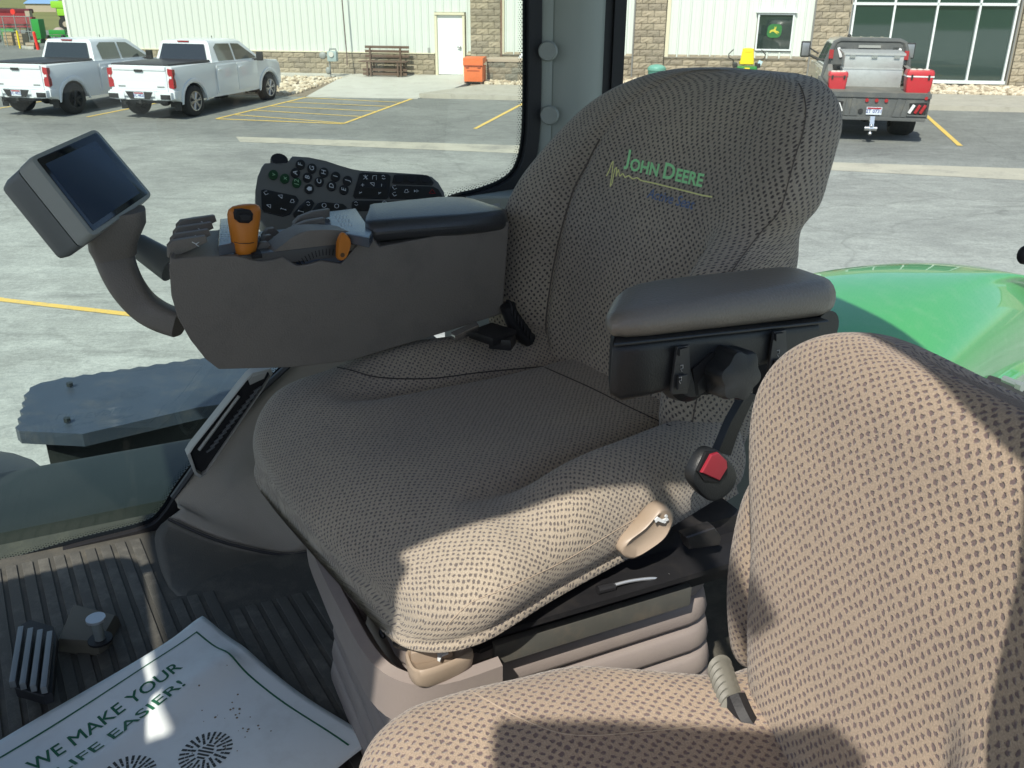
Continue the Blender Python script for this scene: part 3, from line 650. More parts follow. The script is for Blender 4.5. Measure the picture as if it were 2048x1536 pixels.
# rear face
rf = B().prism([(rx, -hw, ZB-.04), (rx, hw, ZB-.04), (rx, hw-.02, .52), (rx, -hw+.02, .52)], (.06, 0, 0)).box((rx-.01, 0, .50), (.12, 2.1, .07), bev=.01).box((rx, 0, ZB-.05), (.06, 2*hw+.03, .1)).obj('rear_face', M_bed, fb)
for s_ in (-1, 1):
    for x0, x1 in ((.38, .5), (.55, .62)):
        B().prism([(rx-.004, s_*(x0+.06), ZB-.12), (rx-.004, s_*(x1), ZB-.12), (rx-.004, s_*(x1+.02), .55), (rx-.004, s_*(x0-.02), .55)], (-.03, 0, 0)).obj('brace', M_bed, rf)
    y0, y1 = .68, 1.04
    B().prism([(rx-.002, s_*y0, ZB-.2), (rx-.002, s_*y1, ZB-.18), (rx-.002, s_*y1, ZB-.44), (rx-.002, s_*(y0+.03), ZB-.44)], (-.006, 0, 0)).obj('lamp_recess', mat('recess', (.015, .015, .015), .8), rf)
    B().box((rx-.01, s_*.86, ZB-.455), (.05, .4, .03)).obj('lamp_ledge', M_bed, rf)
    for y, m_ in ((.74, M_lampw), (.86, M_red), (.97, M_red)):
        B().box((rx-.02, s_*y, ZB-.32), (.04, .065, .2), rot=Matrix.Rotation(-s_*.45, 4, 'X'), bev=.02).obj('lamp', m_, rf, ang=40)
    B().cyl((rx-.01, s_*1.0, ZB-.09), (rx-.04, s_*1.0, ZB-.09), .035).obj('marker_lamp', M_red, rf)
for y in (-.2, 0, .2): B().cyl((rx, y, ZB-.16), (rx-.035, y, ZB-.16), .038).obj('marker_lamp', M_red, rf)
pt = B().box((rx-.02, .02, ZB-.38), (.012, .32, .16)).obj('number_plate', plate_mat(), fb); B().box((rx-.03, .02, ZB-.325), (.004, .29, .03)).obj('plate_band', M_red, pt)
me = text_mesh('2T 0731', .1, bold=.002); me.transform(Matrix(((0, 0, 1, rx-.03), (-1, 0, 0, .02), (0, 1, 0, ZB-.39), (0, 0, 0, 1)))); link('plate_text', me, MATS['plate_blue'], pt)
B().cyl((rx-.005, .3, ZB-.39), (rx-.03, .3, ZB-.39), .05).obj('socket', M_black, fb)
B().box((rx-.05, .05, .5), (.1, .1, .12)).prism([(rx-.03, 0, .56), (rx-.15, 0, .56), (rx-.2, 0, .3), (rx-.1, 0, .3)], (0, .09, 0)).cyl((rx-.12, -.08, .3), (rx-.12, .18, .3), .05).sph((rx-.17, .05, .36), .04).sph((rx-.14, .05, .2), .045).obj('hitch_ball', M_chr, fb)
B().box((.5, 0, .6), (3.3, .8, .2)).cyl((0, -.85, .46), (0, .85, .46), .08).sph((0, 0, .46), .2).box((-.5, -.35, .5), (.3, .2, .2)).box((3.4, 0, .5), (2.5, 1.7, .25)).obj('chassis', M_black, fb)
for x, y, s_, w_ in ((0, -.8, -1, .52), (0, .8, 1, .52), (4.35, -.86, -1, .3), (4.35, .86, 1, .3)): wheel(fb, x, y, .44, w_, s_, M_ally, 8)
# headache rack
hr = B(); X = 1.12
hr.tube([(X, -.98, ZB), (X, -.92, 1.55), (X, -.78, 1.95), (X, -.66, 2.0), (X, .66, 2.0), (X, .78, 1.95), (X, .92, 1.55), (X, .98, ZB)], .06, 8)
hr.box((X, 0, 1.9), (.05, 1.5, .22)).box((X, -.68, 1.6), (.05, .3, .5)).box((X, .68, 1.6), (.05, .3, .5))
hr.obj('headache_rack', M_bed, fb)
for z in (1.72, 1.58, 1.46): B().box((X, 0, z), (.05, 1.1, .035)).obj('rack_bar', M_bed, fb)
B().box((X-.04, 0, 1.86), (.02, .5, .06)).obj('rack_light', MATS['grey_box'], fb)
for s_ in (-1, 1):
    B().box((X-.05, s_*.66, 1.72), (.04, .07, .24), rot=Matrix.Rotation(-s_*.35, 4, 'X'), bev=.02).obj('rack_lamp', M_lampw, fb)
    B().box((X-.05, s_*.85, 1.68), (.04, .1, .2)).obj('rack_lamp', M_red, fb)
    B().prism([(1.1, s_*1.0, ZB), (-.7, s_*1.0, ZB), (.2, s_*.95, ZB+.35), (1.0, s_*.9, ZB+.42)], (0, -s_*.1, 0)).obj('side_wing', mat('wing_grey', (.22, .22, .2), .5, var=.1), fb)
B().box((.55, -.2, 1.2), (.5, 1.6, .1)).box((1., .7, 1.4), (.1, .25, .1)).obj('gear', M_black, fb)
def FBP(x, y, z):      # truck-local to world
    return Matrix.Translation(fb.location) @ Matrix.Rotation(fb.rotation_euler.z, 4, 'Z') @ Vector((x, y, z))
frz = fb.rotation_euler.z
M_alum = mat('aluminium', (.55, .57, .56), .35, metal=.5, var=.1, vscale=8, dirt=(.4, .42, .4), dscale=10)
tbx = empty('tool_box', FBP(.28, -.0, ZB), frz, 'tall aluminium toolbox standing on the flatbed behind the cab', 'toolbox')
tbx.scale = (1, 1, .8)
B().box((0, 0, .24), (.6, 1.3, .47), bev=.01).obj('lower_chest', M_alum, tbx); B().box((0, 0, .67), (.56, 1.27, .38), bev=.01).obj('upper_chest', M_alum, tbx); B().box((0, 0, .49), (.62, 1.32, .03)).obj('trim', M_alum, tbx)
lid = B().prism([(-.31, -.67, .86), (-.31, -.67, .92), (0, -.6, .98), (.3, -.6, .98), (.3, -.67, .86)], (0, 1.34, 0), bev=.01).obj('lid', M_alum, tbx)
for y in (-.48, .0, .48): B().box((-.3, y, .82), (.04, .12, .07)).obj('latch', M_chr, tbx)
def cooler(x, y, dx, dy, h, label, white):
    c = empty('cooler', FBP(x, y, ZB+.005), frz, label, 'cooler', 'red coolers on the flatbed')
    m = mat('cooler_red', (.5, .03, .04), .4, var=.1, vscale=6, dirt=(.3, .06, .05), dscale=8, damt=.4)
    B().loft([[(xx*s, yy*s, z) for xx, yy in rrect(dx, dy, .04)] for s, z in ((.9, 0), (.97, h*.35), (1, h*.7))]).obj('body', m, c, ang=40)
    B().loft([[(xx*s, yy*s, z) for xx, yy in rrect(dx, dy, .04)] for s, z in ((1.04, h*.76), (1.04, h*.9), (.96, h))]).obj('lid', m, c, ang=40)
    B().box((0, 0, h*.73), (dx*1.03, dy*1.03, h*.07)).obj('seal_band', M_lampw if white else mat('cooler_dark', (.22, .05, .045), .5), c)
    for yy in (-dy*.32, dy*.32): B().box((-dx*.53, yy, h*.7), (.02, .04, h*.22)).obj('latch', M_black, c)
    for q in range(3): B().sph((0, (q-1)*dy*.25, h*1.0), .07, (1.3, 1, .35)).obj('rope_coil' if white else 'pad', mat('cream_pad', (.6, .52, .46), .8), c)
    return c
cooler(-.62, .80, .34, .40, .36, 'smaller plain red cooler on the left corner of the flatbed', False)
cooler(-1.0, -.84, .42, .54, .46, 'large red cooler with a white band on the right rear corner of the flatbed', True)
g_ = empty('fuel_can', FBP(.85, -.62, ZB+.3), frz, 'red fuel canister strapped high on the rack beside the toolbox', 'canister')
B().box((0, 0, .1), (.2, .16, .26), bev=.03).cyl((0, -.02, .22), (0, -.02, .3), .04).obj('body', MATS['cooler_red'], g_); B().box((-.02, .14, .12), (.1, .1, .34), bev=.03).obj('bottle', MATS['cream_pad'], g_); B().sph((0, -.0, .34), .05).obj('cap', MATS['cream_pad'], g_)

# ================================================================== YARD AT THE FAR LEFT
def yd(a, b): return FW(a, b, grade(b))
fn = empty('chain_link_fence', yd(-32.25, 44.5), -PSI, 'galvanised chain-link fence closing off the machinery yard', 'fence')
M_galv = mat('galvanised', (.38, .42, .4), .4, metal=.5)
for x in (-4.5, -3.2, -1.55, -.22, 0): B().cyl((x, 0, 0), (x, 0, 1.5), .022).obj('post', M_galv, fn)
for z in (1.48, .78): B().cyl((-12, 0, z), (0, 0, z), .018).obj('rail', M_galv, fn)
wm = bpy.data.materials.new('fence_mesh'); wm.use_nodes = True; t = wm.node_tree; t.nodes.clear()
o1 = t.nodes.new('ShaderNodeOutputMaterial'); mx = t.nodes.new('ShaderNodeMixShader'); tr = t.nodes.new('ShaderNodeBsdfTransparent'); df = t.nodes.new('ShaderNodeBsdfDiffuse'); df.inputs[0].default_value = (.4, .42, .4, 1)
mx.inputs[0].default_value = .13; t.links.new(tr.outputs[0], mx.inputs[1]); t.links.new(df.outputs[0], mx.inputs[2]); t.links.new(mx.outputs[0], o1.inputs[0])
link('mesh_panel', pydata([(-12, .02, .05), (0, .02, .05), (0, .02, 1.47), (-12, .02, 1.47)], [(0, 1, 2, 3)]), wm, fn)
o = empty('sign_post', yd(-32.68, 43.9), -PSI, 'yellow post carrying a round red reflector in front of the fence', 'post')
B().cyl((0, 0, 0), (0, 0, .85), .045).obj('sleeve', MATS['machine_yellow'], o); B().cyl((0, 0, .85), (0, 0, 1.6), .022).obj('pole', M_galv, o); B().cyl((0, -.03, 1.72), (0, .03, 1.72), .13).obj('reflector', mat('signal_red', (.8, .04, .03), .4), o)
o = empty('sign_post', yd(-33.6, 43.9), -PSI, 'grey post with a round pink-red reflector at the very left edge', 'post')
B().cyl((0, 0, 0), (0, 0, 1.6), .022).obj('pole', M_galv, o); B().cyl((0, -.03, 1.72), (0, .03, 1.72), .13).obj('reflector', MATS['signal_red'], o)
o = empty('bollard', yd(-31.25, 43.3), -PSI, 'red steel bollard at the corner of the yard', 'bollard'); B().cyl((0, 0, 0), (-.06, 0, .78), .075, n=14).sph((-.06, 0, .78), .075, n=12).obj('post', MATS['signal_red'], o)
M_crate = mat('crate_wood', (.42, .3, .16), .8, var=.2, vscale=8)
def crate(a, b, w, d, h, m, label, slats=4, z=0):
    o = empty('crate', yd(a, b)+Vector((0, 0, z)), -PSI+random.uniform(-.1, .1), label, 'crate', 'crates in the yard')
    B().box((0, 0, h/2), (w*.94, d*.94, h*.96)).obj('body', mat('crate_inside', (.2, .14, .08), .9), o)
    for k in range(slats): B().box((0, -d/2, h*(k+.5)/slats), (w, .04, h/slats*.8)).obj('slat', m, o)
    return o
crate(-34.65, 46, .5, .5, .66, M_crate, 'tall pale wooden crate behind the fence, leftmost')
crate(-34.0, 46, .45, .5, .6, M_crate, 'wooden crate just right of the tall pale crate')
crate(-31.0, 44.3, .5, .5, .48, M_crate, 'wooden crate in the open beside the red bollard')
crate(-32.0, 44.0, .5, .4, .3, MATS['cap_stone'], 'low tan crate of scrap at the foot of the fence', 2)
for i, (a, b, s_, q) in enumerate([(-32.4, 43.9, .2, 'just right of the yellow post'), (-32.05, 43.6, .17, 'second from the yellow post'), (-31.75, 43.5, .2, 'third from the yellow post'), (-30.7, 43.5, .18, 'right of the red bollard')]):
    tag(B().box(yd(a, b)+Vector((0, 0, s_*.35)), (s_*1.4, s_, s_*.7), bev=.03, rot=random.random()).obj('stone_block', M_conc), 'loose pale stone block '+q, 'stone', 'loose pale blocks before the fence')
gb = empty('seed_bin', yd(-34.4, 48), -PSI, 'tall plain green steel seed bin standing upright in the yard', 'machine', )
M_g2 = mat('yard_green', (.03, .30, .05), .45, var=.1)
B().box((0, 0, .72), (.52, .5, 1.0), bev=.03).obj('bin', M_g2, gb); B().box((0, -.28, .1), (.4, .06, .14)).obj('badge_plate', mat('pale_green', (.2, .55, .2), .5), gb)
for x in (-.2, .2): B().box((x, 0, .1), (.06, .4, .24)).obj('leg', M_bk, gb)
def implement(a, b, col, label, w=3., rz=0, tall=1., sc=.6):
    o = empty('farm_implement', yd(a, b), -PSI+rz, label, 'farm machine'); o.scale = (sc, sc, sc)
    fr = B(); fr.box((0, 0, .9*tall), (w, .15, .15)).box((0, .8, .9*tall), (w, .15, .15)).box((0, .4, 1.3*tall), (w*.8, .6, .5*tall), bev=.05)
    fr.obj('frame', col, o)
    for k in range(6):
        x = -w/2+w*(k+.5)/6; B().tube([(x, .1, .9*tall), (x+.1, -.2, .6), (x, -.1, .1)], .05, 6).obj('tine', col if k % 2 else M_bk, o)
    for x in (-w*.4, w*.35):
        q = B().cyl((x-.12, -.3, .5), (x+.12, -.3, .5), .5, n=20).obj('wheel', M_ty, o); B().cyl((x-.13, -.3, .5), (x+.13, -.3, .5), .2).obj('rim', M_lampw, q)
    return o
M_fr = mat('farm_red', (.28, .02, .03), .5, var=.2, vscale=2); M_fdr = mat('farm_dark_red', (.12, .01, .02), .4)
implement(-37.6, 50.5, M_fr, 'red tillage implement behind the fence, left of the yard', 4.5, tall=1.3)
implement(-36.4, 48, M_g2, 'green implement with black wheels right behind the fence', 2.4, sc=.45)
implement(-33.0, 47.5, M_g2, 'green implement near the corner of the building', 2.4, rz=.2, sc=.45)
implement(-31.3, 46.2, M_g2, 'small green attachment on the gravel by the building corner', 1.6, tall=.6, sc=.5)
gh = empty('grain_header', yd(-46.5, 62), -PSI, 'long dark red grain header in the distance behind the fence', 'farm machine')
B().box((0, 0, 1.15), (3.6, .5, .3), bev=.08).obj('hood', M_fdr, gh); B().box((.4, -.3, .92), (3, .15, .2)).obj('auger', M_fr, gh); B().box((1.75, -.28, .98), (.35, .3, .38)).obj('end_plate', MATS['cap_stone'], gh); B().box((0, 0, .45), (3.4, .4, .9)).obj('body', M_bk, gh)
tk = empty('storage_tank', yd(-34.2, 49.5), -PSI, 'pinkish grey round tank lying right of the green seed bin', 'tank')
B().sph((0, 0, .42), .34, (1.1, .9, .95), 20).obj('shell', mat('tank_pink', (.45, .36, .33), .5), tk); B().box((0, 0, .06), (.5, .4, .14)).obj('cradle', M_bk, tk)
hv = empty('forage_harvester', yd(-34.9, 52), -PSI, 'lime green and black harvester half hidden by the building corner', 'farm machine')
M_lime = mat('lime_green', (.28, .6, .04), .45)
B().box((-.3, 0, 1.85), (1.3, 1.0, .38), bev=.08).obj('roof', M_lime, hv); B().box((-.2, 0, 1.5), (.9, .9, .5), bev=.06).obj('cowl', M_lime, hv); B().prism([(-.7, -.4, 1.35), (1.4, -.4, 1.7), (1.4, -.4, .3), (.1, -.4, .3)], (0, .9, 0)).obj('body', M_bk, hv)
for x in (-.1, .9):
    q = B().cyl((x, -.65, .8 if x < 0 else .5), (x, -.4, .8 if x < 0 else .5), .42, n=24).obj('wheel', M_ty, hv); B().cyl((x, -.68, .8 if x < 0 else .5), (x, -.4, .8 if x < 0 else .5), .15).obj('rim', MATS['cap_stone'], q)
# far field, shed and trees
link('dry_field', pydata([FW(-400, 60, .66), FW(-24, 60, .66), FW(-24, 400, .68), FW(-400, 400, .68)], [(0, 1, 2, 3)]), mat('dry_grass', (.20, .2, .07), .9, var=.35, vscale=.15, bump=.5, bscale=4), kind='structure')
sh = empty('farm_shed', yd(-77, 110), -PSI, 'low blue-roofed shed far beyond the yard', 'shed')
sh.scale = (.45, .45, .45)
B().box((0, 0, 1.1), (9, 6, 2.2)).obj('wall', MATS['cap_stone'], sh); B().prism([(-4.8, -3.4, 2.1), (4.8, -3.4, 2.1), (4.5, 0, 3.6), (-4.5, 0, 3.6)], (0, .1, .08)).obj('roof', mat('roof_blue', (.22, .36, .6), .4), sh)
M_leaf = mat('foliage', (.06, .1, .03), .8, var=.5, vscale=.8)
def leafy(): 
    t = M_leaf.node_tree; b = t.nodes['Principled BSDF']; g = t.nodes.new('ShaderNodeNewGeometry'); r = t.nodes.new('ShaderNodeValToRGB')
    r.color_ramp.elements[0].color = (.03, .06, .02, 1); r.color_ramp.elements[1].color = (.12, .16, .05, 1); t.links.new(g.outputs['Random Per Island'], r.inputs[0]); t.links.new(r.outputs[0], b.inputs['Base Color'])
leafy()
def crown_mesh(R, Hh, count, leaf, seed):
    r = random.Random(seed); V, F = [], []
    cl = [(Vector((r.gauss(0, .45), r.gauss(0, .45), r.uniform(-.7, .8))), r.uniform(.3, .55)) for _ in range(16)]
    for i in range(count):
        c, rad = r.choice(cl); d = Vector((r.gauss(0, 1), r.gauss(0, 1), r.gauss(0, 1))).normalized()*rad*r.uniform(.6, 1.05)
        p = c+d; p = Vector((p.x*R, p.y*R, p.z*Hh/2)); n_ = Vector((r.gauss(0, 1), r.gauss(0, 1), r.gauss(0, 1))).normalized(); u = n_.orthogonal()*leaf*r.uniform(.6, 1.3); w = n_.cross(u)*.7
        k = len(V); V += [p-u, p+w, p+u, p-w]; F.append((k, k+1, k+2, k+3))
    me = pydata(V, F); me.materials.append(M_leaf); return me
CR = [crown_mesh(3.2, 7, 2600, .28, s) for s in (1, 2, 3)]
M_bark = mat('bark', (.12, .09, .06), .9, var=.3, vscale=10)
TR = B().cyl((0, 0, 0), (0, 0, 4.5), .28, .16, 8).cyl((0, 0, 3), (1.2, .3, 5.5), .12, .05, 6).cyl((0, 0, 3.4), (-1.1, -.4, 5.8), .12, .05, 6).mesh(); TR.materials.append(M_bark)
k = 0
def tree(a, b, s, label, g):
    global k
    o = empty('tree', yd(a, b), random.random()*6, label, 'tree', g); k += 1
    c = link('crown', CR[k % 3], None, o); c.location = (0, 0, 5.2*s); c.scale = (s*random.uniform(.9, 1.3), s*random.uniform(.9, 1.3), s*random.uniform(.85, 1.15)); tr_ = link('trunk', TR, None, o); tr_.scale = (s, s, s)
for i in range(9): tree(-108+i*6.2+random.uniform(-1, 1), 120+random.uniform(-5, 8), random.uniform(.9, 1.2), ('leafy green tree %s in the row beyond the machinery yard' % ('left of the dark red header', 'above the dark red header', 'right of the red reflectors', 'between header and shed', 'behind the blue-roofed shed', 'just right of the blue-roofed shed', 'above the lime green harvester', 'nearest the white building corner', 'partly behind the white building')[i]), 'trees beyond the machinery yard')
# what the storefront glass mirrors: a lawn bank and trees across the road behind the photographer
link('grass_bank', pydata([FW(-150, -40, 0), FW(150, -40, 0), FW(150, -75, 4.5), FW(-150, -75, 4.5), FW(-150, -160, 16), FW(150, -160, 16)], [(0, 1, 2, 3), (3, 2, 5, 4)]), mat('lawn', (.06, .12, .03), .9, var=.4, vscale=.3), kind='structure')
# ================================================================== TRACTOR CAB
WORLD = set()
_link0 = link
def link(name, me, m=None, parent=None, smooth=False, ang=None, **pr):
    o = _link0(name, me, m, parent, smooth, ang, **pr)
    if parent is not None and parent.name in WORLD: o.location = -parent.location
    return o
def root(name, p, label, cat_, group=None):
    """a thing whose part meshes are given in world coordinates"""
    o = empty(name, LW(p), 0, label, cat_, group); WORLD.add(o.name); return o
class BL(B):
    """same as B but everything is written in cab coordinates (u rearward, v right, z up)"""
    def mesh(s):
        s.xf(Matrix(((CA, -SA, 0, 0), (SA, CA, 0, 0), (0, 0, 1, 0), (0, 0, 0, 1)))); return B.mesh(s)
M_trim = mat('cab_trim', (.45, .45, .41), .55, var=.04, vscale=4, bump=.15, bscale=500)
M_pill = mat('pillar_grey', (.37, .40, .36), .5, var=.03, bump=.12, bscale=500)
M_panel = mat('arch_panel', (.32, .29, .235), .6, var=.05, vscale=5, bump=.5, bscale=700, dirt=(.33, .3, .25), dscale=6, damt=.4)
M_kick = mat('kick_panel', (.085, .08, .065), .55, var=.1, vscale=5, bump=.3, bscale=400, dirt=(.2, .18, .14), dscale=7, damt=.5)
M_rub = mat('rubber_black', (.012, .012, .014), .6, bump=.2, bscale=300)
M_head = mat('headliner', (.25, .24, .22), .9)
M_green = mat('tractor_green', (.085, .40, .12), .35, coat=.9, var=.06, vscale=2, dirt=(.30, .50, .28), dscale=16, damt=.22)
M_float = mat('floor_mat', (.07, .068, .058), .75, var=.15, vscale=5, bump=.4, bscale=250, dirt=(.2, .18, .14), dscale=9, damt=.5)
M_rib = mat('floor_rib', (.085, .082, .07), .7, var=.2, vscale=8, bump=.4, bscale=250, dirt=(.22, .21, .18), dscale=14, damt=.55)
frame(25)
tr = root('tractor', (1.0, 1.0, 0), 'tractor cab interior with large tinted windows and a green rear fender', 'tractor')
VG = 1.9
edge = [HV(1052, 0, VG), HV(1051, 200, VG), HV(1046, 290, VG), HV(1030, 340, VG), HV(1000, 366, VG), HV(955, 384, VG), HV(880, 410, VG), HV(760, 520, VG), HV(640, 655, VG), HV(560, 742, VG), HV(480, 824, VG), HV(410, 905, VG), HV(362, 965, VG), HV(325, 1022, VG), HV(285, 1050, VG), HV(150, 1085, VG), HV(0, 1130, VG), HV(-160, 1175, VG)]
sm = cat(edge, 6)
top = [Vector((-.95, VG, sm[-1].z)), Vector((-.95, VG, 3.75)), Vector((sm[0].x, VG, 3.75))]
M_tint = glass_mat('tinted_glass', (.82, .90, .84), dust=.014)
M_tint2 = glass_mat('rear_window_glass', (.93, .98, .95), dust=.02)
poly = [p for p in sm]+[top[0], top[1], top[2]]
link('side_glass', pydata([LW(p) for p in poly], [tuple(range(len(poly)))]), M_tint, tr)
# printed black edge of the glass, with a row of dots, and the rubber seal outside it
cen = Vector((.2, VG, 3.0))
def inset(P, d):
    out = []
    for i, p in enumerate(P):
        t_ = (P[min(i+1, len(P)-1)]-P[max(i-1, 0)]).normalized(); n_ = Vector((t_.z, 0, -t_.x))
        if n_.dot(cen-p) < 0: n_ = -n_
        out.append(p+n_*d)
    return out
vert = [Vector((sm[0].x, VG, 3.75)), Vector((sm[0].x, VG, 3.5))]+sm
def strip(P, d0, d1, y, th, name, m, parent=tr):
    a, b = inset(P, d0), inset(P, d1); bb = BL(); n = len(P)
    R = []
    for i in range(n): R.append([Vector((a[i].x, y, a[i].z)), Vector((b[i].x, y, b[i].z)), Vector((b[i].x, y-th, b[i].z)), Vector((a[i].x, y-th, a[i].z))])
    bb.loft(R); return bb.obj(name, m, parent)
strip(vert, -.03, .0, VG+.004, .022, 'window_seal', M_rub)
M_frit = mat('frit_black', (.008, .012, .016), .25)
strip(vert, 0, .009, VG-.001, .001, 'printed_edge', M_frit)
dots = BL(); A_ = 0
dens = cat(vert[:2]+sm[::2], 1); P2 = []
acc = 0; last = vert[0]
for i in range(len(vert)-1):
    seg = (vert[i+1]-vert[i]).length; n_ = max(1, int(seg/.0042))
    for q in range(n_): P2.append(vert[i].lerp(vert[i+1], q/n_))
for row, (d_, r_) in enumerate(((.0105, .0017), (.0135, .00145), (.0165, .0012), (.019, .0009))):
    for i, p in enumerate(inset(P2, d_)):
        if (i+row) % 2: continue
        vs_ = [dots.bm.verts.new((p.x+r_*math.cos(a), VG-.0015, p.z+r_*math.sin(a))) for a in (0, 1.05, 2.1, 3.14, 4.19, 5.24)]; dots.bm.faces.new(vs_)
o = dots.obj('printed_dots', M_frit, tr); o['kind'] = 'stuff'
# pillar between side and rear window
sec = [(.955, 1.90), (.985, 1.868), (1.02, 1.848), (1.05, 1.845), (1.075, 1.852), (1.09, 1.862), (1.12, 1.90), (1.12, 2.0), (.955, 2.0)]
BL().loft([[(x, y, z) for x, y in sec] for z in (2.2, 2.84, 3.75)]).obj('corner_pillar', M_pill, tr, ang=60)
sec2 = [(.935, 1.905), (.945, 1.885), (.97, 1.878), (.972, 1.91)]
BL().loft([[(x, y, z) for x, y in sec2] for z in (2.83, 3.75)]).obj('pillar_edge', M_pill, tr, ang=60)
for q in ((1096, 102), (1099, 230)):
    p = HV(*q, 1.866); n_ = Vector((-.55, -.8, 0)).normalized()
    BL().cyl(p+n_*.000, p+n_*.008, .0215, .0185, 28).obj('screw_cap', mat('cap_grey', (.34, .36, .33), .5), tr)
BL().box((1.105, 1.868, 3.2), (.03, .012, 1.6)).box((1.125, 1.88, 3.2), (.03, .05, 1.6)).obj('seal_strip', M_rub, tr)
# rear window and sills
link('rear_glass', pydata([LW(p) for p in ((1.15, .1, 2.3), (1.15, 1.88, 2.3), (1.15, 1.88, 3.75), (1.15, .1, 3.75))], [(0, 1, 2, 3)]), M_tint2, tr)
sill = [(.80, 1.95, 2.78), (.80, 1.86, 2.80), (.93, 1.80, 2.812), (1.16, 1.72, 2.80), (1.16, 1.95, 2.84), (.9, 1.97, 2.84)]
BL().prism([(.72, 1.93, 2.77), (.78, 1.84, 2.79), (.9, 1.74, 2.80), (1.14, 1.62, 2.78), (1.14, 1.95, 2.80)], (0, 0, -.5), bev=.02).obj('corner_sill', M_pill, tr)
BL().box((1.13, .95, 2.35), (.04, 1.75, .48), bev=.015).obj('rear_sill', M_pill, tr)
# roof, far and near pillars
BL().box((.035, 1.07, 3.86), (2.27, 1.90, .2), bev=.04).obj('roof', M_green, tr); BL().box((.035, 1.07, 3.745), (2.2, 1.84, .02)).obj('headliner', M_head, tr)
BL().box((-1.1, 1.9, 2.95), (.1, .1, 1.6)).obj('front_pillar', M_rub, tr); BL().box((-1.1, .12, 2.95), (.1, .1, 1.6)).obj('front_pillar', M_rub, tr)
BL().loft([rr_ for rr_ in [[(x*s_-.86, y*s_+.90, z) for x, y in rrect(.44, .62, .08)] for s_, z in ((1, 2.1), (1, 2.6), (1, 2.8), (1, 3.02), (.9, 3.08))]]).obj('dashboard', M_kick, tr, ang=40)  # unseen; carried solid down to the floor so that it shades the floor
BL().tube([(-.60+.07*math.cos(a), .98+.2*math.sin(a), 2.95+.19*math.cos(a)*.45) for a in [2*PI*k/32 for k in range(32)]], .015, 8, True).cyl((-.60, .98, 2.95), (-.74, .96, 2.85), .05).obj('steering_wheel', M_bk, tr)
BL().loft([[(x0+x, .10+y, z) for x, y in ((0, -.02), (.03, -.03), (.18, -.03), (.18, .03), (.02, .03))] for x0, z in ((.315, 2.3), (.315, 3.0), (.315, 3.13), (.305, 3.25), (.255, 3.36), (.21, 3.46), (.18, 3.53), (.07, 3.75))]).obj('door_pillar', M_rub, tr)
BL().prism([(-1.16, .10, 3.76), (-.50, .10, 3.76), (-.56, .10, 3.62), (-.64, .10, 3.44), (-.74, .10, 3.38), (-1.16, .10, 3.2)], (0, .05, 0)).obj('sun_blocker', M_rub, tr)  # unseen panel added to keep the sun off the paper mat
BL().box((.5, .12, 2.2), (1.3, .05, .5)).obj('side_sill', M_kick, tr)
def back_to(p, v):     # follow the sunlight back from p to the plane v
    d = Vector((SUN_DIR.x*CA+SUN_DIR.y*SA, -SUN_DIR.x*SA+SUN_DIR.y*CA, SUN_DIR.z)); return p-d*((p.y-v)/d.y)
frame(18); mp_ = [HZ(1030, 1478, 2.545), HZ(1250, 1484, 2.545), hit(1710, 1490, (1, 0, -.1), .195), hit(1738, 1515, (1, 0, -.1), .195), hit(1745, 1640, (1, 0, -.1), .195), HZ(1000, 1700, 2.545), HZ(1012, 1500, 2.545)]
mp_ = [LW(p) for p in mp_]; frame(25); mp_ = [Vector((p.x*CA+p.y*SA, -p.x*SA+p.y*CA, p.z)) for p in mp_]
ms = [back_to(p, -.2) for p in mp_]
BL().prism(ms, (0, .03, 0), bev=.006).obj('shadow_blocker', M_rub, tr)  # unseen block added to cast a shadow on the training seat
BL().tube([(-.2, -.18, 3.75), (-.2, -.05, 3.85), (-.2, .15, 3.88)], .015).obj('blocker_arm', M_rub, tr)  # arm added to carry the unseen shadow block
# floor
BL().box((.1, 1.06, 2.075), (2.2, 1.8, .05)).obj('floor_pan', M_float, tr)
BL().box((.1, 1.06, 1.95), (2.25, 1.84, .2)).obj('cab_base', M_rub, tr)
for i in range(46):
    u = -.95+i*.030
    if u > .30: break
    v1 = 1.86 if u < -.02 else (1.60 if u < .1 else 1.52)
    k1 = (v1-.7)*.11; u -= -.10; rb = BL().prism([(u-.0, .7, 2.099), (u+.020, .7, 2.099), (u+.020-k1, v1, 2.099), (u-k1, v1, 2.099)], (0, 0, .0045), bev=.0015).obj('mat_rib', M_rib, tr)
# inner wheel-arch panel
rowsA = [
 [(700, 560, 1.885), (600, 700, 1.885), (520, 776, 1.885), (455, 842, 1.885), (402, 910, 1.885), (370, 955, 1.885), (345, 990, 1.885)],
 [(760, 600, 1.86), (640, 730, 1.86), (560, 800, 1.86), (490, 872, 1.86), (425, 935, 1.86), (380, 975, 1.86), (350, 1000, 1.865)],
 [(840, 650, 1.80), (700, 780, 1.80), (630, 850, 1.80), (560, 920, 1.80), (485, 985, 1.80), (410, 1022, 1.81), (356, 1010, 1.84)],
 [(900, 700, 1.72), (780, 830, 1.72), (720, 900, 1.71), (660, 970, 1.70), (570, 1075, 1.70), (450, 1060, 1.75), (362, 1018, 1.82)],
 [(960, 760, 1.66), (850, 900, 1.65), (800, 960, 1.64), (730, 1030, 1.64), (650, 1125, 1.63), (470, 1115, 1.69), (312, 1062, 1.80)],
 [(1000, 840, 1.60), (900, 960, 1.59), (860, 1020, 1.58), (800, 1090, 1.58), (700, 1165, 1.57), (500, 1170, 1.61), (318, 1125, 1.72)]]
G = [[HV(x, y, v) for x, y, v in r] for r in rowsA]
bot = [Vector((p.x, p.y-.03, 2.10)) for p in G[-1]]; bot[-1] = HZ(338, 1176, 2.10); bot[-2] = HZ(420, 1212, 2.10)
G.append(bot)
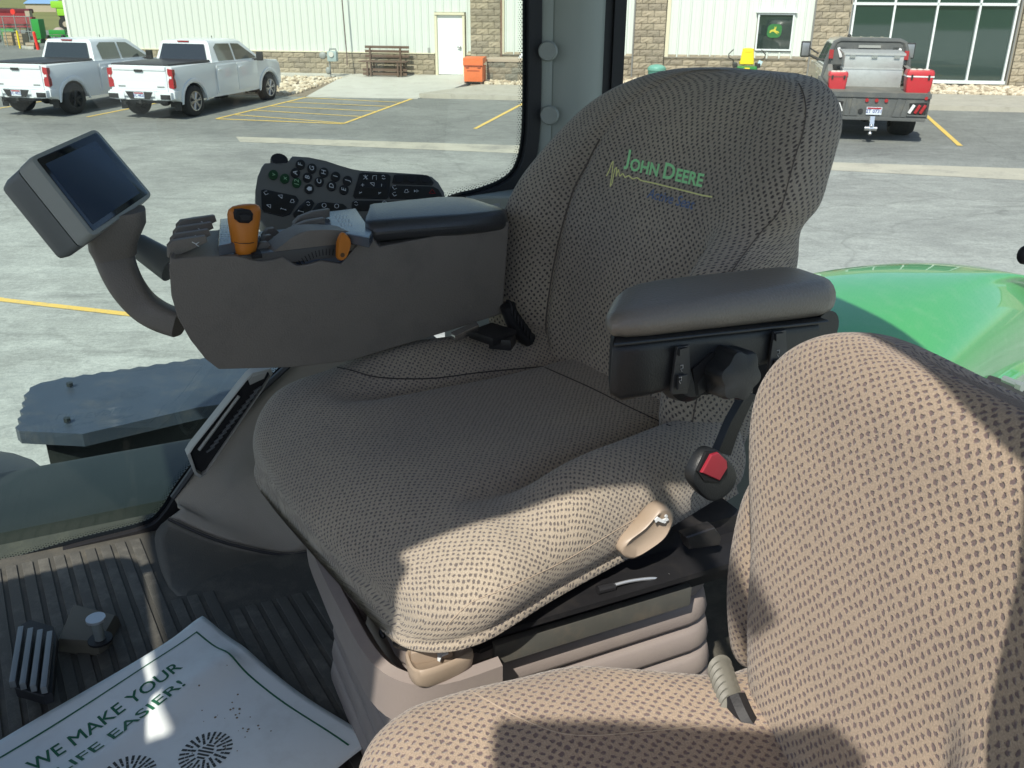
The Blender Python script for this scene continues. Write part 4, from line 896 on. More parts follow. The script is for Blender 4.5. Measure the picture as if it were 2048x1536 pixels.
G = [cat(r, 5) for r in G]; G = list(map(list, zip(*[cat(list(c), 4) for c in zip(*G)])))
def gridmesh(G, ua=None, uvs=False):
    n, m_ = len(G), len(G[0]); me = pydata([LW(p) for r in G for p in r], [(i*m_+j, i*m_+j+1, (i+1)*m_+j+1, (i+1)*m_+j) for i in range(n-1) for j in range(m_-1)]); return me
cut = 14
o = link('arch_panel', gridmesh(G[:cut+1]), M_panel, tr, True); o2 = link('kick_panel', gridmesh([[p+Vector((0, -.004, 0)) for p in G[cut]]]+G[cut:]), M_kick, tr, True)
for q in (o, o2):
    sm_ = q.modifiers.new('thick', 'SOLIDIFY'); sm_.thickness = .006; sm_.offset = -1 if q is o else -1
BL().tube([p+Vector((0, -.004, 0)) for p in G[cut]], .0035, 6).obj('panel_seam', M_rub, tr)
strip(sm[36:], -.055, -.028, VG-.0, .02, 'gasket', M_rub)
BL().tube([p+Vector((0, -.012, 0)) for p in G[0][::2]], .007, 6).obj('gasket_lip', mat('gasket_grey', (.06, .065, .07), .5), tr)
# air grille in the panel
VV = 1.775
slot = [HV(x, y, VV) for x, y in [(380, 906), (388, 893), (492, 762), (503, 752), (536, 743), (541, 752), (524, 780), (413, 944), (404, 950), (393, 944)]]
c_ = sum(slot, Vector())/len(slot)
fr = BL(); R = []
for i, p in enumerate(slot):
    q = c_+(p-c_)*1.0; out = (p-c_).normalized()*.009
    R.append([p+out+Vector((0, .03, 0)), p+out*.8+Vector((0, .0, 0)), p+Vector((0, -.002, 0)), p-out*.1+Vector((0, .03, 0))])
R.append(R[0]); fr.loft(R, cap=False); fo = fr.obj('air_grille', M_trim, tr, ang=40)
BL().prism([p+Vector((0, .012, 0)) for p in slot], (0, .004, 0)).obj('grille_back', M_rub, fo)
for k in range(13):
    t_ = k/12; a = HV(510-95*t_, 782+120*t_, VV+.006); BL().box(a+Vector((.006, -.002, .004)), (.020, .006, .004), rot=Matrix.Rotation(-.5, 4, 'Y'), bev=.001).obj('louvre', mat('louvre_grey', (.14, .15, .155), .45), fo)
BL().tube([HV(478, 792, VV), HV(398, 900, VV)], .0035, 6).obj('grille_rail', M_trim, fo)
BL().prism([HV(x, y, VV-.004) for x, y in ((497, 760), (508, 752), (534, 745), (528, 757), (500, 770))], (0, .02, 0)).obj('grille_tab', M_trim, fo)
# rear fender (right side) seen through the back window
FR = []
prof = [(1640, 640), (1600, 590), (1640, 563), (1700, 549), (1760, 541), (1850, 537), (1950, 545), (2048, 560), (2200, 590)]
def sst_(x, a, b):
    t = max(0, min(1, (x-a)/(b-a))); return t*t*(3-2*t)
def fz(u): return 2.02+math.sqrt(max(0, 1-((u-2.15)/1.12)**2))*.365
us = [1.06+k*.06 for k in range(36)]
for u in us:
    z = fz(u); FR.append([(u, 2.2, z-.05), (u, 2.12, z-.005), (u, 1.95, z+.012), (u, 1.75, z+.004), (u, 1.62, z-.02), (u, 1.52, z-.07), (u, 1.475, z-.15), (u, 1.465, z-.24), (u, 1.462, z-.262), (u, 1.43, z-.266), (u, 1.43, z-.28), (u, 1.465, z-.30), (u, 1.465, z-.7)])
FR = [[(u_, v_+(1-sst_(v_, 1.52, 1.98))*max(-.12, min(.6, .42*(u_-1.88))), z_) for u_, v_, z_ in r] for r in FR]
FR = [cat(r, 3) for r in FR]
o = link('rear_fender', gridmesh([[Vector((p[0]*1.1875, p[1]*1.1875, 3.2-(3.2-p[2])*1.1875)) for p in r] for r in FR]), M_green, tr, True); md = o.modifiers.new('thick', 'SOLIDIFY'); md.thickness = .008; md.offset = 0
for q in ((1786, 748), (2035, 770)):
    p = HV(*q, 1.40*1.1875); b_ = BL(); b_.cyl(p, p+Vector((0, -.02, 0)), .015, n=6).cyl(p+Vector((.03, 0, .0)), p+Vector((.03, -.02, 0)), .012, n=6).cyl(p+Vector((.015, .06, -.005)), p+Vector((.015, 0, -.005)), .012, n=8); b_.obj('fender_bolt', M_galv, tr)
tyre = BL(); tyre.loft([[(2.5+r_*math.cos(2*PI*k/40), y, 1.0+r_*math.sin(2*PI*k/40)) for k in range(40)] for r_, y in ((.55, 1.9), (.95, 1.9), (1.0, 1.97), (1.0, 2.43), (.95, 2.5), (.55, 2.5))], cap=False); ty = tyre.obj('rear_wheel', M_ty, tr)
BL().cyl((2.5, 1.95, 1.0), (2.5, 2.45, 1.0), .56, n=32).obj('rim', MATS['machine_yellow'], ty)
BL().sph(HU(2050, 510, 1.12), .010, (1, 1, 1.3)).cyl(HU(2052, 511, 1.12), HU(2110, 530, 1.14), .006).obj('window_latch', M_rub, tr)
# steps and boxes outside the right-hand glass
sp = root('side_platform', (.1, 2.6, 0), 'blue-grey serrated step platform outside the lower side glass', 'platform')
M_step = mat('step_steel', (.045, .065, .09), .4, metal=.2, var=.3, vscale=6, dirt=(.10, .11, .11), dscale=9, damt=.7)
VS = 2.25
P = [HZ(x, y, 1.75) for x, y in [(38, 862), (60, 775), (110, 760), (400, 718), (640, 690), (640, 780), (395, 815), (165, 868)]]
ed = []
for i in range(len(P)):
    a, b = P[i], P[(i+1) % len(P)]; n_ = max(1, int((b-a).length/.035)); 
    for q in range(n_):
        m = a.lerp(b, q/n_); d_ = (b-a).normalized(); o_ = Vector((d_.y, -d_.x, 0))*(.016 if q % 2 else 0); ed.append(m+(-o_ if i < 5 else o_*0))
BL().prism(ed, (0, 0, -.05)).obj('tread_plate', M_step, sp)
BL().prism([HZ(x, y, 1.70) for x, y in ((90, 880), (640, 790), (640, 700), (120, 790))], (0, 0, -1.2)).obj('support_box', mat('dark_steel', (.02, .028, .028), .5, var=.3, vscale=4), sp)
for q in ((140, 772), (135, 843)): p = HZ(*q, 1.756); BL().cyl(p, p+Vector((0, 0, .015)), .013, n=6).obj('bolt', MATS['dark_steel'], sp)
bx = root('battery_box', (-.1, 2.4, 0), 'dark ribbed box below the serrated platform outside the glass', 'box')
BL().box((.0, 2.42, 1.5), (.9, .35, .95), bev=.03).obj('case', MATS['dark_steel'], bx)
for k in range(11): BL().box((-.4+k*.08, 2.24, 1.5), (.02, .02, .85)).obj('case_rib', MATS['dark_steel'], bx)
ln = root('fuel_tank', (-.6, 2.6, 0), 'large dark rounded tank at the far lower left outside the glass', 'tank')
BL().loft([[(-.72+.5*math.cos(a)*s_, 2.75+.42*math.sin(a)*s_, z) for a in [2*PI*k/28 for k in range(28)]] for s_, z in ((.7, .5), (1, .7), (1, 1.72), (.92, 1.84), (.6, 1.9))]).obj('shell', mat('tank_grey', (.03, .04, .045), .45, var=.2, vscale=3), ln, ang=50)
BL().cyl((-.7, 2.7, 1.8), (-.7, 2.7, 1.86), .08, n=24).obj('cap', M_bk, ln)
# small things on the floor
pd = root('foot_pedal', (-.22, 1.5, 2.1), 'grey ribbed foot pedal on the floor at the lower left', 'pedal')
M_ped = mat('pedal_metal', (.26, .27, .27), .45, metal=.5, var=.15, vscale=20)
a, b = HZ(72, 1248, 2.165), HZ(62, 1382, 2.15)
ax = (b-a); 
BL().prism([HZ(x, y, 2.145) for x, y in ((40, 1250), (60, 1238), (108, 1252), (114, 1270), (104, 1385), (88, 1392), (30, 1376), (24, 1360))], (0, 0, -.02), bev=.003).obj('pedal_plate', M_rub, pd)
for k in range(4):
    x0 = 38+k*20; BL().box((0, 0, 0), (.0095, (b-a).length*.92, .014), bev=.002).xf(Matrix.Translation((HZ(x0+2, 1256+k*3, 2.158)+HZ(x0-9, 1372+k*4, 2.158))/2) @ Matrix.Rotation(-.06, 4, 'Z')).obj('pedal_bar', M_ped, pd)
fk = root('floor_button', (-.12, 1.53, 2.1), 'round metal foot button standing in a raised moulded boss', 'button')
bq = [HZ(x, y, 2.1) for x, y in ((118, 1305), (150, 1228), (240, 1252), (214, 1300), (200, 1310))]
cbq = sum(bq, Vector())/5
BL().loft([[cbq+(p-cbq)*s_+Vector((0, 0, h)) for p in bq] for s_, h in ((1.05, 0), (1, .02), (.9, .028), (.55, .03))]).obj('boss', mat('boss', (.13, .12, .09), .6), fk, ang=30)
p = HZ(190, 1285, 2.13); q = HZ(192, 1240, 2.175); p2 = Vector((q.x, q.y, 2.13))
BL().cyl(p2, p2+Vector((0, 0, .045)), .009, n=14).obj('stem', M_galv, fk); BL().cyl(p2+Vector((0, 0, .045)), p2+Vector((0, 0, .050)), .0165, n=24).obj('cap', mat('zinc', (.6, .62, .63), .35, metal=.6), fk)
BL().cyl(p2+Vector((0, 0, .0)), p2+Vector((0, 0, .004)), .021, n=20).obj('socket', M_rub, fk)
# paper floor mat
pm = root('paper_floor_mat', (.1, 1.2, 2.11), 'pale paper floor mat printed in green with two shoe soles', 'paper mat')
e0 = HZ(408, 1252, 2.118); eL = (HZ(0, 1487, 2.115)-e0); eR = (HZ(735, 1484, 2.115)-e0)
eL = eL.normalized(); eR = eR-eL*eR.dot(eL); eR = eR.normalized()
WL, WR = .62, .46
def pap(s_, t_):                              # s along the long edge, t across, both in metres
    x = s_; y = t_
    zz = 2.120+.010*math.sin(x*13+.6)*(1-.3*t_)+.012*math.exp(-((y-.13-.05*x)/.03)**2)*(1 if x > .03 else .3)+.006*math.sin(y*17+x*9)+.012*math.exp(-((x-.0)/.05)**2-((y)/.05)**2)
    e_ = .012*math.sin(x*14)*math.exp(-y/.06)
    return e0+eL*x+eR*(y+e_)+Vector((0, 0, zz-2.115))
NX, NY = 60, 46
me = pydata([LW(pap(WL*i/NX, WR*j/NY)) for i in range(NX+1) for j in range(NY+1)], [(i*(NY+1)+j, i*(NY+1)+j+1, (i+1)*(NY+1)+j+1, (i+1)*(NY+1)+j) for i in range(NX) for j in range(NY)])
M_pap = mat('paper', (.80, .86, .86), .6, var=.03, vscale=6, dirt=(.5, .5, .46), dscale=14, damt=.25)
o = link('sheet', me, M_pap, pm, True); md = o.modifiers.new('thick', 'SOLIDIFY'); md.thickness = .0006; md.offset = -1
M_ink = mat('green_ink', (.012, .13, .06), .6); M_ink2 = mat('dark_ink', (.05, .06, .055), .7)
def on_paper(me, f, up=.0012):                # flat print laid on the sheet; f maps text x,y to s,t
    bm = bmesh.new(); bm.from_mesh(me); bmesh.ops.triangulate(bm, faces=bm.faces[:]); 
    bmesh.ops.subdivide_edges(bm, edges=[e for e in bm.edges if e.calc_length() > .012], cuts=2)
    for v in bm.verts:
        s_, t_ = f(v.co.x, v.co.y); v.co = LW(pap(s_, t_)+Vector((0, 0, up)))
    bm.to_mesh(me); bm.free(); return me
def rectm(x0, y0, x1, y1, n=1):
    V, F = [], []
    for i in range(n+1): V += [(x0+(x1-x0)*i/n, y0, 0), (x0+(x1-x0)*i/n, y1, 0)]
    for i in range(n): F.append((2*i, 2*i+2, 2*i+3, 2*i+1))
    return pydata(V, F)
idn = lambda x, y: (x, y)
idn = lambda x, y: (x, y)
for (x0, y0, x1, y1) in ((.032, .028, .6, .0312), (.032, .028, .0352, .44)):
    n_ = 40
    if x1-x0 > .1: m_ = rectm(x0, y0, x1, y1, n_)
    else: m_ = rectm(y0, x0, y1, x1, n_); 
    link('border_line', on_paper(m_, idn if x1-x0 > .1 else (lambda x, y: (y, x))), M_ink, pm)
# the lettering reads with its feet towards +t and runs towards the corner
for body, s_, t_ in (('WE MAKE YOUR', .228, .078), ('LIFE EASIER!', .227, .124)):
    m_ = text_mesh(body, .035, ax='CENTER'); xs = [v.co.x for v in m_.vertices]; 
    k_ = .258/(max(xs)-min(xs)) if body[0] == 'W' else .212/(max(xs)-min(xs))
    base_ = m_.copy(); big_ = bmesh.new()
    for e_, (ox, oy) in enumerate(((0, 0), (.0007, 0), (0, .0006), (.0007, .0006))):
        q_ = on_paper(base_.copy(), lambda x, y, s_=s_, t_=t_, k_=k_: (s_-x*k_+ox, t_-y+oy), .0012+e_*.00006); big_.from_mesh(q_)
    mm_ = bpy.data.meshes.new('mesh'); big_.to_mesh(mm_); big_.free(); link('lettering', mm_, M_ink, pm)
def sole(s0, t0, n=26):
    b_ = B(); 
    def quad(c, d, w, l):
        d = d.normalized(); n_ = Vector((-d.y, d.x, 0)); b_.bm.faces.new([b_.bm.verts.new(c+d*l*a+n_*w*e) for a, e in ((-.5, -.5), (.5, -.5), (.5, .5), (-.5, .5))])
    for ring, (ra, rb, l) in enumerate(((.052, .052, .013), (.030, .030, .012))):
        for k in range(n if ring == 0 else 13):
            a = 2*PI*k/(n if ring == 0 else 13); c = Vector((ra*math.cos(a), rb*math.sin(a)*1.0, 0)); quad(c, c, .0058, l); 
            if ring == 0: quad(c*.78, c, .005, .008)
    for k in range(-2, 3): quad(Vector((k*.009, 0, 0)), Vector((0, 1, 0)), .005, .02+.01*(2-abs(k)))
    return b_.mesh()
for s0, t0 in ((.175, .27), (.272, .212)):
    m_ = sole(0, 0); link('sole_print', on_paper(m_, lambda x, y, s0=s0, t0=t0: (s0+(x*.9-y*.35)*.72, t0+(y*.9+x*.35)*.72)), M_ink2, pm)
spk = B(); rr_ = random.Random(3)
for i in range(30):
    c = Vector((rr_.uniform(.07, .15), rr_.uniform(.20, .32), 0)) if i < 22 else Vector((rr_.uniform(.05, .3), rr_.uniform(.14, .3), 0)); r_ = rr_.uniform(.0007, .0024)
    spk.bm.faces.new([spk.bm.verts.new(c+Vector((r_*math.cos(a)*rr_.uniform(.7, 1.2), r_*math.sin(a), 0))) for a in (0, 1, 2, 3, 4, 5)])
link('mud_speck', on_paper(spk.mesh(), idn), mat('mud', (.22, .17, .11), .9), pm, kind='stuff')
# ================================================================== SEATS
def fabric(name, pu, pv, dot=.25, warp=.0036, base=(.385, .335, .272), dark=(.10, .085, .078)):
    m = bpy.data.materials.new(name); m.use_nodes = True; t = m.node_tree; b = t.nodes['Principled BSDF']; N = t.nodes.new; K = t.links.new
    b.inputs['Roughness'].default_value = .95; b.inputs['Specular IOR Level'].default_value = .15; b.inputs['Sheen Weight'].default_value = .25; b.inputs['Sheen Roughness'].default_value = .5
    uv = N('ShaderNodeUVMap'); uv.uv_map = 'UVMap'
    nz = N('ShaderNodeTexNoise'); nz.noise_dimensions = '2D'; nz.inputs['Scale'].default_value = 240; nz.inputs['Detail'].default_value = 3; K(uv.outputs[0], nz.inputs['Vector'])
    sub = N('ShaderNodeVectorMath'); sub.operation = 'SUBTRACT'; K(nz.outputs['Color'], sub.inputs[0]); sub.inputs[1].default_value = (.5, .5, .5)
    scl = N('ShaderNodeVectorMath'); scl.operation = 'SCALE'; scl.inputs['Scale'].default_value = warp; K(sub.outputs[0], scl.inputs[0])
    nz2 = N('ShaderNodeTexNoise'); nz2.noise_dimensions = '2D'; nz2.inputs['Scale'].default_value = 30; K(uv.outputs[0], nz2.inputs['Vector'])
    sub2 = N('ShaderNodeVectorMath'); sub2.operation = 'SUBTRACT'; K(nz2.outputs['Color'], sub2.inputs[0]); sub2.inputs[1].default_value = (.5, .5, .5)
    scl2 = N('ShaderNodeVectorMath'); scl2.operation = 'SCALE'; scl2.inputs['Scale'].default_value = .004; K(sub2.outputs[0], scl2.inputs[0])
    ad = N('ShaderNodeVectorMath'); K(uv.outputs[0], ad.inputs[0]); K(scl.outputs[0], ad.inputs[1])
    ad2 = N('ShaderNodeVectorMath'); K(ad.outputs[0], ad2.inputs[0]); K(scl2.outputs[0], ad2.inputs[1])
    d1 = N('ShaderNodeVectorMath'); d1.operation = 'DOT_PRODUCT'; d1.inputs[1].default_value = (1/pu, 1/pv, 0); K(ad2.outputs[0], d1.inputs[0])
    d2 = N('ShaderNodeVectorMath'); d2.operation = 'DOT_PRODUCT'; d2.inputs[1].default_value = (-1/pu, 1/pv, 0); K(ad2.outputs[0], d2.inputs[0])
    cb = N('ShaderNodeCombineXYZ'); K(d1.outputs['Value'], cb.inputs[0]); K(d2.outputs['Value'], cb.inputs[1])
    vo = N('ShaderNodeTexVoronoi'); vo.voronoi_dimensions = '2D'; vo.inputs['Scale'].default_value = 1; vo.inputs['Randomness'].default_value = .22; K(cb.outputs[0], vo.inputs['Vector'])
    r = N('ShaderNodeMapRange'); r.interpolation_type = 'SMOOTHSTEP'; r.inputs['From Min'].default_value = dot+.10; r.inputs['From Max'].default_value = dot-.08; K(vo.outputs['Distance'], r.inputs['Value'])
    # knit grain and worn, dusty areas
    wv = N('ShaderNodeTexNoise'); wv.noise_dimensions = '2D'; wv.inputs['Scale'].default_value = 620; wv.inputs['Detail'].default_value = 2; K(uv.outputs[0], wv.inputs['Vector'])
    big = N('ShaderNodeTexNoise'); big.noise_dimensions = '2D'; big.inputs['Scale'].default_value = 5; big.inputs['Detail'].default_value = 5; K(uv.outputs[0], big.inputs['Vector'])
    m1 = N('ShaderNodeMix'); m1.data_type = 'RGBA'; m1.inputs[6].default_value = (*[c*.62 for c in base], 1); m1.inputs[7].default_value = (*[c*1.38 for c in base], 1); K(wv.outputs['Fac'], m1.inputs[0])
    m2 = N('ShaderNodeMix'); m2.data_type = 'RGBA'; m2.blend_type = 'MULTIPLY'; m2.inputs[0].default_value = .5; K(m1.outputs[2], m2.inputs[6])
    rp = N('ShaderNodeValToRGB'); rp.color_ramp.elements[0].position = .35; rp.color_ramp.elements[0].color = (.8, .78, .76, 1); rp.color_ramp.elements[1].position = .68; rp.color_ramp.elements[1].color = (1.15, 1.1, 1.0, 1); K(big.outputs['Fac'], rp.inputs[0]); K(rp.outputs[0], m2.inputs[7])
    m3 = N('ShaderNodeMix'); m3.data_type = 'RGBA'; m3.inputs[7].default_value = (*dark, 1); K(r.outputs[0], m3.inputs[0]); K(m2.outputs[2], m3.inputs[6]); K(m3.outputs[2], b.inputs['Base Color'])
    h = N('ShaderNodeMath'); h.operation = 'MULTIPLY_ADD'; h.inputs[1].default_value = .35; K(wv.outputs['Fac'], h.inputs[0])
    inv = N('ShaderNodeMath'); inv.operation = 'SUBTRACT'; inv.inputs[0].default_value = 1; K(r.outputs[0], inv.inputs[1]); K(inv.outputs[0], h.inputs[2])
    bp = N('ShaderNodeBump'); bp.inputs['Strength'].default_value = .8; bp.inputs['Distance'].default_value = .0014; K(h.outputs[0], bp.inputs['Height'])
    wr = N('ShaderNodeTexNoise'); wr.noise_dimensions = '2D'; wr.inputs['Scale'].default_value = 11; wr.inputs['Detail'].default_value = 3; wr.inputs['Distortion'].default_value = 1.2; K(uv.outputs[0], wr.inputs['Vector'])
    b2 = N('ShaderNodeBump'); b2.inputs['Strength'].default_value = .22; b2.inputs['Distance'].default_value = .006; K(wr.outputs['Fac'], b2.inputs['Height']); K(b2.outputs[0], bp.inputs['Normal']); K(bp.outputs[0], b.inputs['Normal'])
    return m
M_fab = fabric('seat_fabric', .0110, .0120); M_fab2 = fabric('seat_fabric_fine', .0090, .0098, dot=.25, base=(.385, .335, .272), dark=(.14, .12, .11)); M_fab3 = fabric('training_seat_fabric', .0100, .0126, dot=.25, warp=.0044, base=(.385, .305, .235), dark=(.165, .12, .115))
M_pipe = mat('seam_thread', (.12, .10, .085), .9)
def pad(name, rings, m, parent, ref, sub=4, along=4, swap=False, rough=.0012):
    """closed cross-sections (cab coordinates) -> smooth cushion with UVs in metres"""
    R = [cat([Vector(p) for p in r], sub, True) for r in rings]
    R = list(map(list, zip(*[cat(list(c), along) for c in zip(*R)])))
    n, k = len(R), len(R[0]); ref = ref*sub
    V = [LW(p) for r in R for p in r]; F = []; UV = []
    arcs = []
    for r in R:
        a = [0.]*(k+1)
        for j in range(k): a[j+1] = a[j]+(r[(j+1) % k]-r[j]).length
        arcs.append([x-a[ref] for x in a])
    vv = [[0.]*(k+1)]
    for i in range(1, n): vv.append([vv[-1][j]+(R[i][j % k]-R[i-1][j % k]).length for j in range(k+1)])
    mid = n//2
    vv = [[x[j]-vv[mid][j]+vv[mid][ref] for j in range(k+1)] for x in vv]
    for i in range(n-1):
        for j in range(k):
            F.append((i*k+j, i*k+(j+1) % k, (i+1)*k+(j+1) % k, (i+1)*k+j)); UV.append(((arcs[i][j], vv[i][j]), (arcs[i][j+1], vv[i][j+1]), (arcs[i+1][j+1], vv[i+1][j+1]), (arcs[i+1][j], vv[i+1][j])))
    for i in (0, n-1):
        F.append(tuple(i*k+j for j in range(k))[::(-1 if i == 0 else 1)]); UV.append([(arcs[i][x-i*k], vv[i][x-i*k]) for x in F[-1]])
    me = pydata(V, F); ul = me.uv_layers.new(name='UVMap')
    for p, u in zip(me.polygons, UV):
        for li, c in zip(p.loop_indices, u): ul.data[li].uv = c
    o = link(name, me, m, parent, True); 
    bm = bmesh.new(); bm.from_mesh(me); bmesh.ops.recalc_face_normals(bm, faces=bm.faces[:]); bm.to_mesh(me); bm.free()
    for p in me.polygons: p.use_smooth = True
    return o, R
def lerp(a, b, t): return a+(b-a)*t
def sst(x, a, b):
    t = max(0, min(1, (x-a)/(b-a))); return t*t*(3-2*t)

def corner(z, zt, rv, rh):
    x = max(0, min(1, (z-(zt-rv))/rv)); return rh*(1-math.sqrt(max(0, 1-x*x)))
frame(35)
seat = root('operator_seat', (.5, 1.1, 2.1), 'main seat in dotted grey-brown cloth with green and yellow embroidery on its backrest', 'seat')
# ---- cushion: sections along u, front to back
rings = []
U0, U1 = .376, .985
for u in (U0, U0+.003, U0+.010, U0+.024, U0+.045, U0+.08, U0+.13, U0+.19, U0+.26, U0+.33, U0+.40, U0+.48, U0+.56, U1):
    t = (u-U0)/(U1-U0); d_ = u-U0
    near = lerp(.688, .788, t); far = lerp(1.40, 1.355, t)
    e = 1-math.sqrt(max(0, 1-((max(0, .13-d_))/.13)**2))
    near += e*.115; far -= e*.13; vc = (near+far)/2; hw_ = (far-near)/2
    zt = 2.588-e*.055; dd = .104-e*.035
    zt += .014*sst(u, U0, U0+.14)-.016*sst(u, U0+.16, U0+.5)
    bn = .040*sst(u, U0+.17, U0+.30)*(1-.3*sst(u, U0+.45, U1)); bf = .040*sst(u, U0+.14, U0+.30)
    cr = .022*sst(u, U0+.13, U0+.24)
    P = [(-.80, -dd), (-.96, -dd*.8), (-1.0, -dd*.42), (-.97, -.020+bn*.4), (-.89, -.004+bn*.85), (-.76, .002+bn), (-.63, .0+bn*.45-cr*.7), (-.55, -.002-cr), (-.44, -.001), (-.15, .0), (.15, .0), (.42, .0), (.55, -cr), (.64, .0+bf*.4-cr*.6), (.76, .002+bf), (.89, bf*.85-.003), (.97, -.022+bf*.4), (1.0, -dd*.42), (.96, -dd*.8), (.80, -dd)]
    rings.append([(u+(.026 if s < 0 else .022)*s*s*(1-sst(d_, .02, .2)), vc+hw_*s, zt+z) for s, z in P])
cush, _ = pad('cushion', rings, M_fab2, seat, 9)
# ---- backrest: sections stacked along the lean
rings = []
ZT = 3.092
for z in (2.50, 2.54, 2.62, 2.70, 2.77, 2.83, 2.88, 2.92, 2.96, 2.995, 3.025, 3.05, 3.068, 3.080, 3.088, 3.092):
    far = 1.415-corner(z, ZT, .33, .36); near = .80+corner(z, ZT, .075, .10)
    far += -.05*(1-sst(z, 2.5, 2.66)); near += .03*(1-sst(z, 2.5, 2.62))+.022*math.exp(-((z-2.875)/.03)**2)+.015*sst(2.9-z, 0, .1)
    vc = (near+far)/2; hw_ = (far-near)/2
    e = 1-math.sqrt(max(0, 1-(max(0, z-2.99)/(ZT-2.99))**2))
    u0 = .955+.20*(z-2.6)+.055*e+.02*(1-sst(z, 2.5, 2.66)); th = .115-.075*e
    wg = .05*(1-sst(z, 2.82, 3.02)); wgn = .085*(1-sst(z, 2.82, 2.90))*sst(z, 2.5, 2.58); cr = .008*(1-sst(z, 2.9, 3.0)); crn = .024*(1-sst(z, 2.84, 2.91))
    P = [(-.55, th), (-.86, th*.95), (-.985, th*.72), (-1.0, th*.35-wgn*.2), (-.955, .006-wgn*.75), (-.87, -.002-wgn), (-.76, -.002-wgn*.8), (-.66, 0-wgn*.25+crn*.5), (-.55, .006+crn*.3), (-.25, .010), (.1, .010), (.35, .006), (.48, 0), (.55, .001+cr-wg*.04), (.63, -.006-wg*.35), (.76, -.006-wg*.75), (.90, -.002-wg), (.985, .012-wg*.75), (1.0, th*.35-wg*.2), (.97, th*.75), (.84, th*.97), (.5, th)]
    rings.append([(u0+d, vc+hw_*s, z) for s, d in P])
back, BR = pad('backrest', rings, M_fab, seat, 10)
# seams: dark welts laid just proud in the creases
def seamline(R, j, i0, i1, nm='seam', off=-.0006, r=.0016, par=seat):
    BL().tube([R[i][j]+Vector((off, -.0004, .0)) for i in range(i0, i1)], r, 5).obj(nm, M_pipe, par)
seamline(BR, 13*4, 2, 34); seamline(BR, 4*4, 2, len(BR)-6, r=.0009)
# embroidery
from mathutils.bvhtree import BVHTree
def bvh(o):
    me = o.data; return BVHTree.FromPolygons([tuple(v.co) for v in me.vertices], [tuple(p.vertices) for p in me.polygons])
BV = bvh(back)
def stick(me, org, ex, ey, bv, dirn, lift=.0012):
    """print a flat shape (x, y) on the cloth: ray from org+ex*x+ey*y along dirn"""
    bm = bmesh.new(); bm.from_mesh(me); bmesh.ops.triangulate(bm, faces=bm.faces[:]); bmesh.ops.subdivide_edges(bm, edges=[e for e in bm.edges if e.calc_length() > .008], cuts=1)
    for v in bm.verts:
        s_ = LW(org+ex*v.co.x+ey*v.co.y); d_ = LW(dirn).normalized(); h_ = bv.ray_cast(s_, d_, 1.0)
        if h_[0] is not None: v.co = h_[0]-d_*lift
        else: v.co = s_
    bm.to_mesh(me); bm.free(); return me
EX = Vector((0, -1, -.005)); EY = Vector((.196, 0, .98)); DN = Vector((.98, 0, -.196))
M_eg = mat('embroidery_green', (.40, .85, .40), .8, bump=.4, bscale=600); M_ey = mat('embroidery_yellow', (.82, .80, .34), .8, bump=.4, bscale=600); M_eb = mat('embroidery_blue', (.14, .20, .34), .8)
def tgt(x, y): # point on the backrest plane under the measured pixel, pulled forward
    p = hit(x, y, (1, 0, -.2), .955-.2*2.6); return p+Vector((-.15, 0, .03))
pJ = tgt(1323, 342)
# caps with larger initials
def caps(big, small, x0, s1, s2, bold):
    m1 = text_mesh(big, s1, bold=bold, ax='LEFT'); m2 = text_mesh(small, s2, bold=bold, ax='LEFT'); return m1, m2
x = 0; parts = []
for big, small in (('J', 'OHN'), ('D', 'EERE')):
    for body, sz in ((big, .034), (small, .027)):
        m_ = text_mesh(body, sz, bold=.0009, ax='LEFT'); xs = [v.co.x for v in m_.vertices]; ys = [v.co.y for v in m_.vertices]; dx = x-min(xs); dy = -min(ys)
        for v in m_.vertices: v.co.x += dx; v.co.y += dy
        x = x+max(xs)-min(xs)+.003; parts.append(m_)
    x += .008
tot_w = x
for m_ in parts:
    for v in m_.vertices: v.co.x = (v.co.x-tot_w/2)*.192/tot_w; v.co.y = v.co.y*1.0-.011-0*v.co.x
    link('embroidered_name', stick(m_, pJ, EX, EY, BV, DN), M_eg, seat)
me = text_mesh('Active Seat', .023, bold=.0002, shear=.3)
link('embroidered_script', stick(me, tgt(1332, 397), EX, EY, BV, DN), M_eb, seat)
pulse = [(1208, 352), (1214, 340), (1219, 326), (1222, 322), (1219, 345), (1214, 372), (1218, 366), (1224, 338), (1228, 334), (1226, 352), (1231, 338), (1233, 352), (1239, 346), (1243, 354), (1250, 350), (1258, 357), (1266, 354), (1275, 360), (1300, 365), (1350, 377), (1400, 389), (1420, 392)]
o_ = pJ; bb = B()
def xy(p): d = tgt(*p)-o_; return Vector((d.dot(EX), d.dot(EY)/.98, 0))
pp = [xy(p) for p in pulse]
for a, b in zip(pp, pp[1:]):
    d = (b-a); n_ = Vector((-d.y, d.x, 0)).normalized()*.0012; k_ = max(1, int(d.length/.01)); 
    for q in range(k_): p0, p1 = a.lerp(b, q/k_), a.lerp(b, (q+1)/k_); bb.bm.faces.new([bb.bm.verts.new(v) for v in (p0-n_, p1-n_, p1+n_, p0+n_)])
link('embroidered_line', stick(bb.mesh(), o_, EX, EY, BV, DN), M_ey, seat)
frame(25)
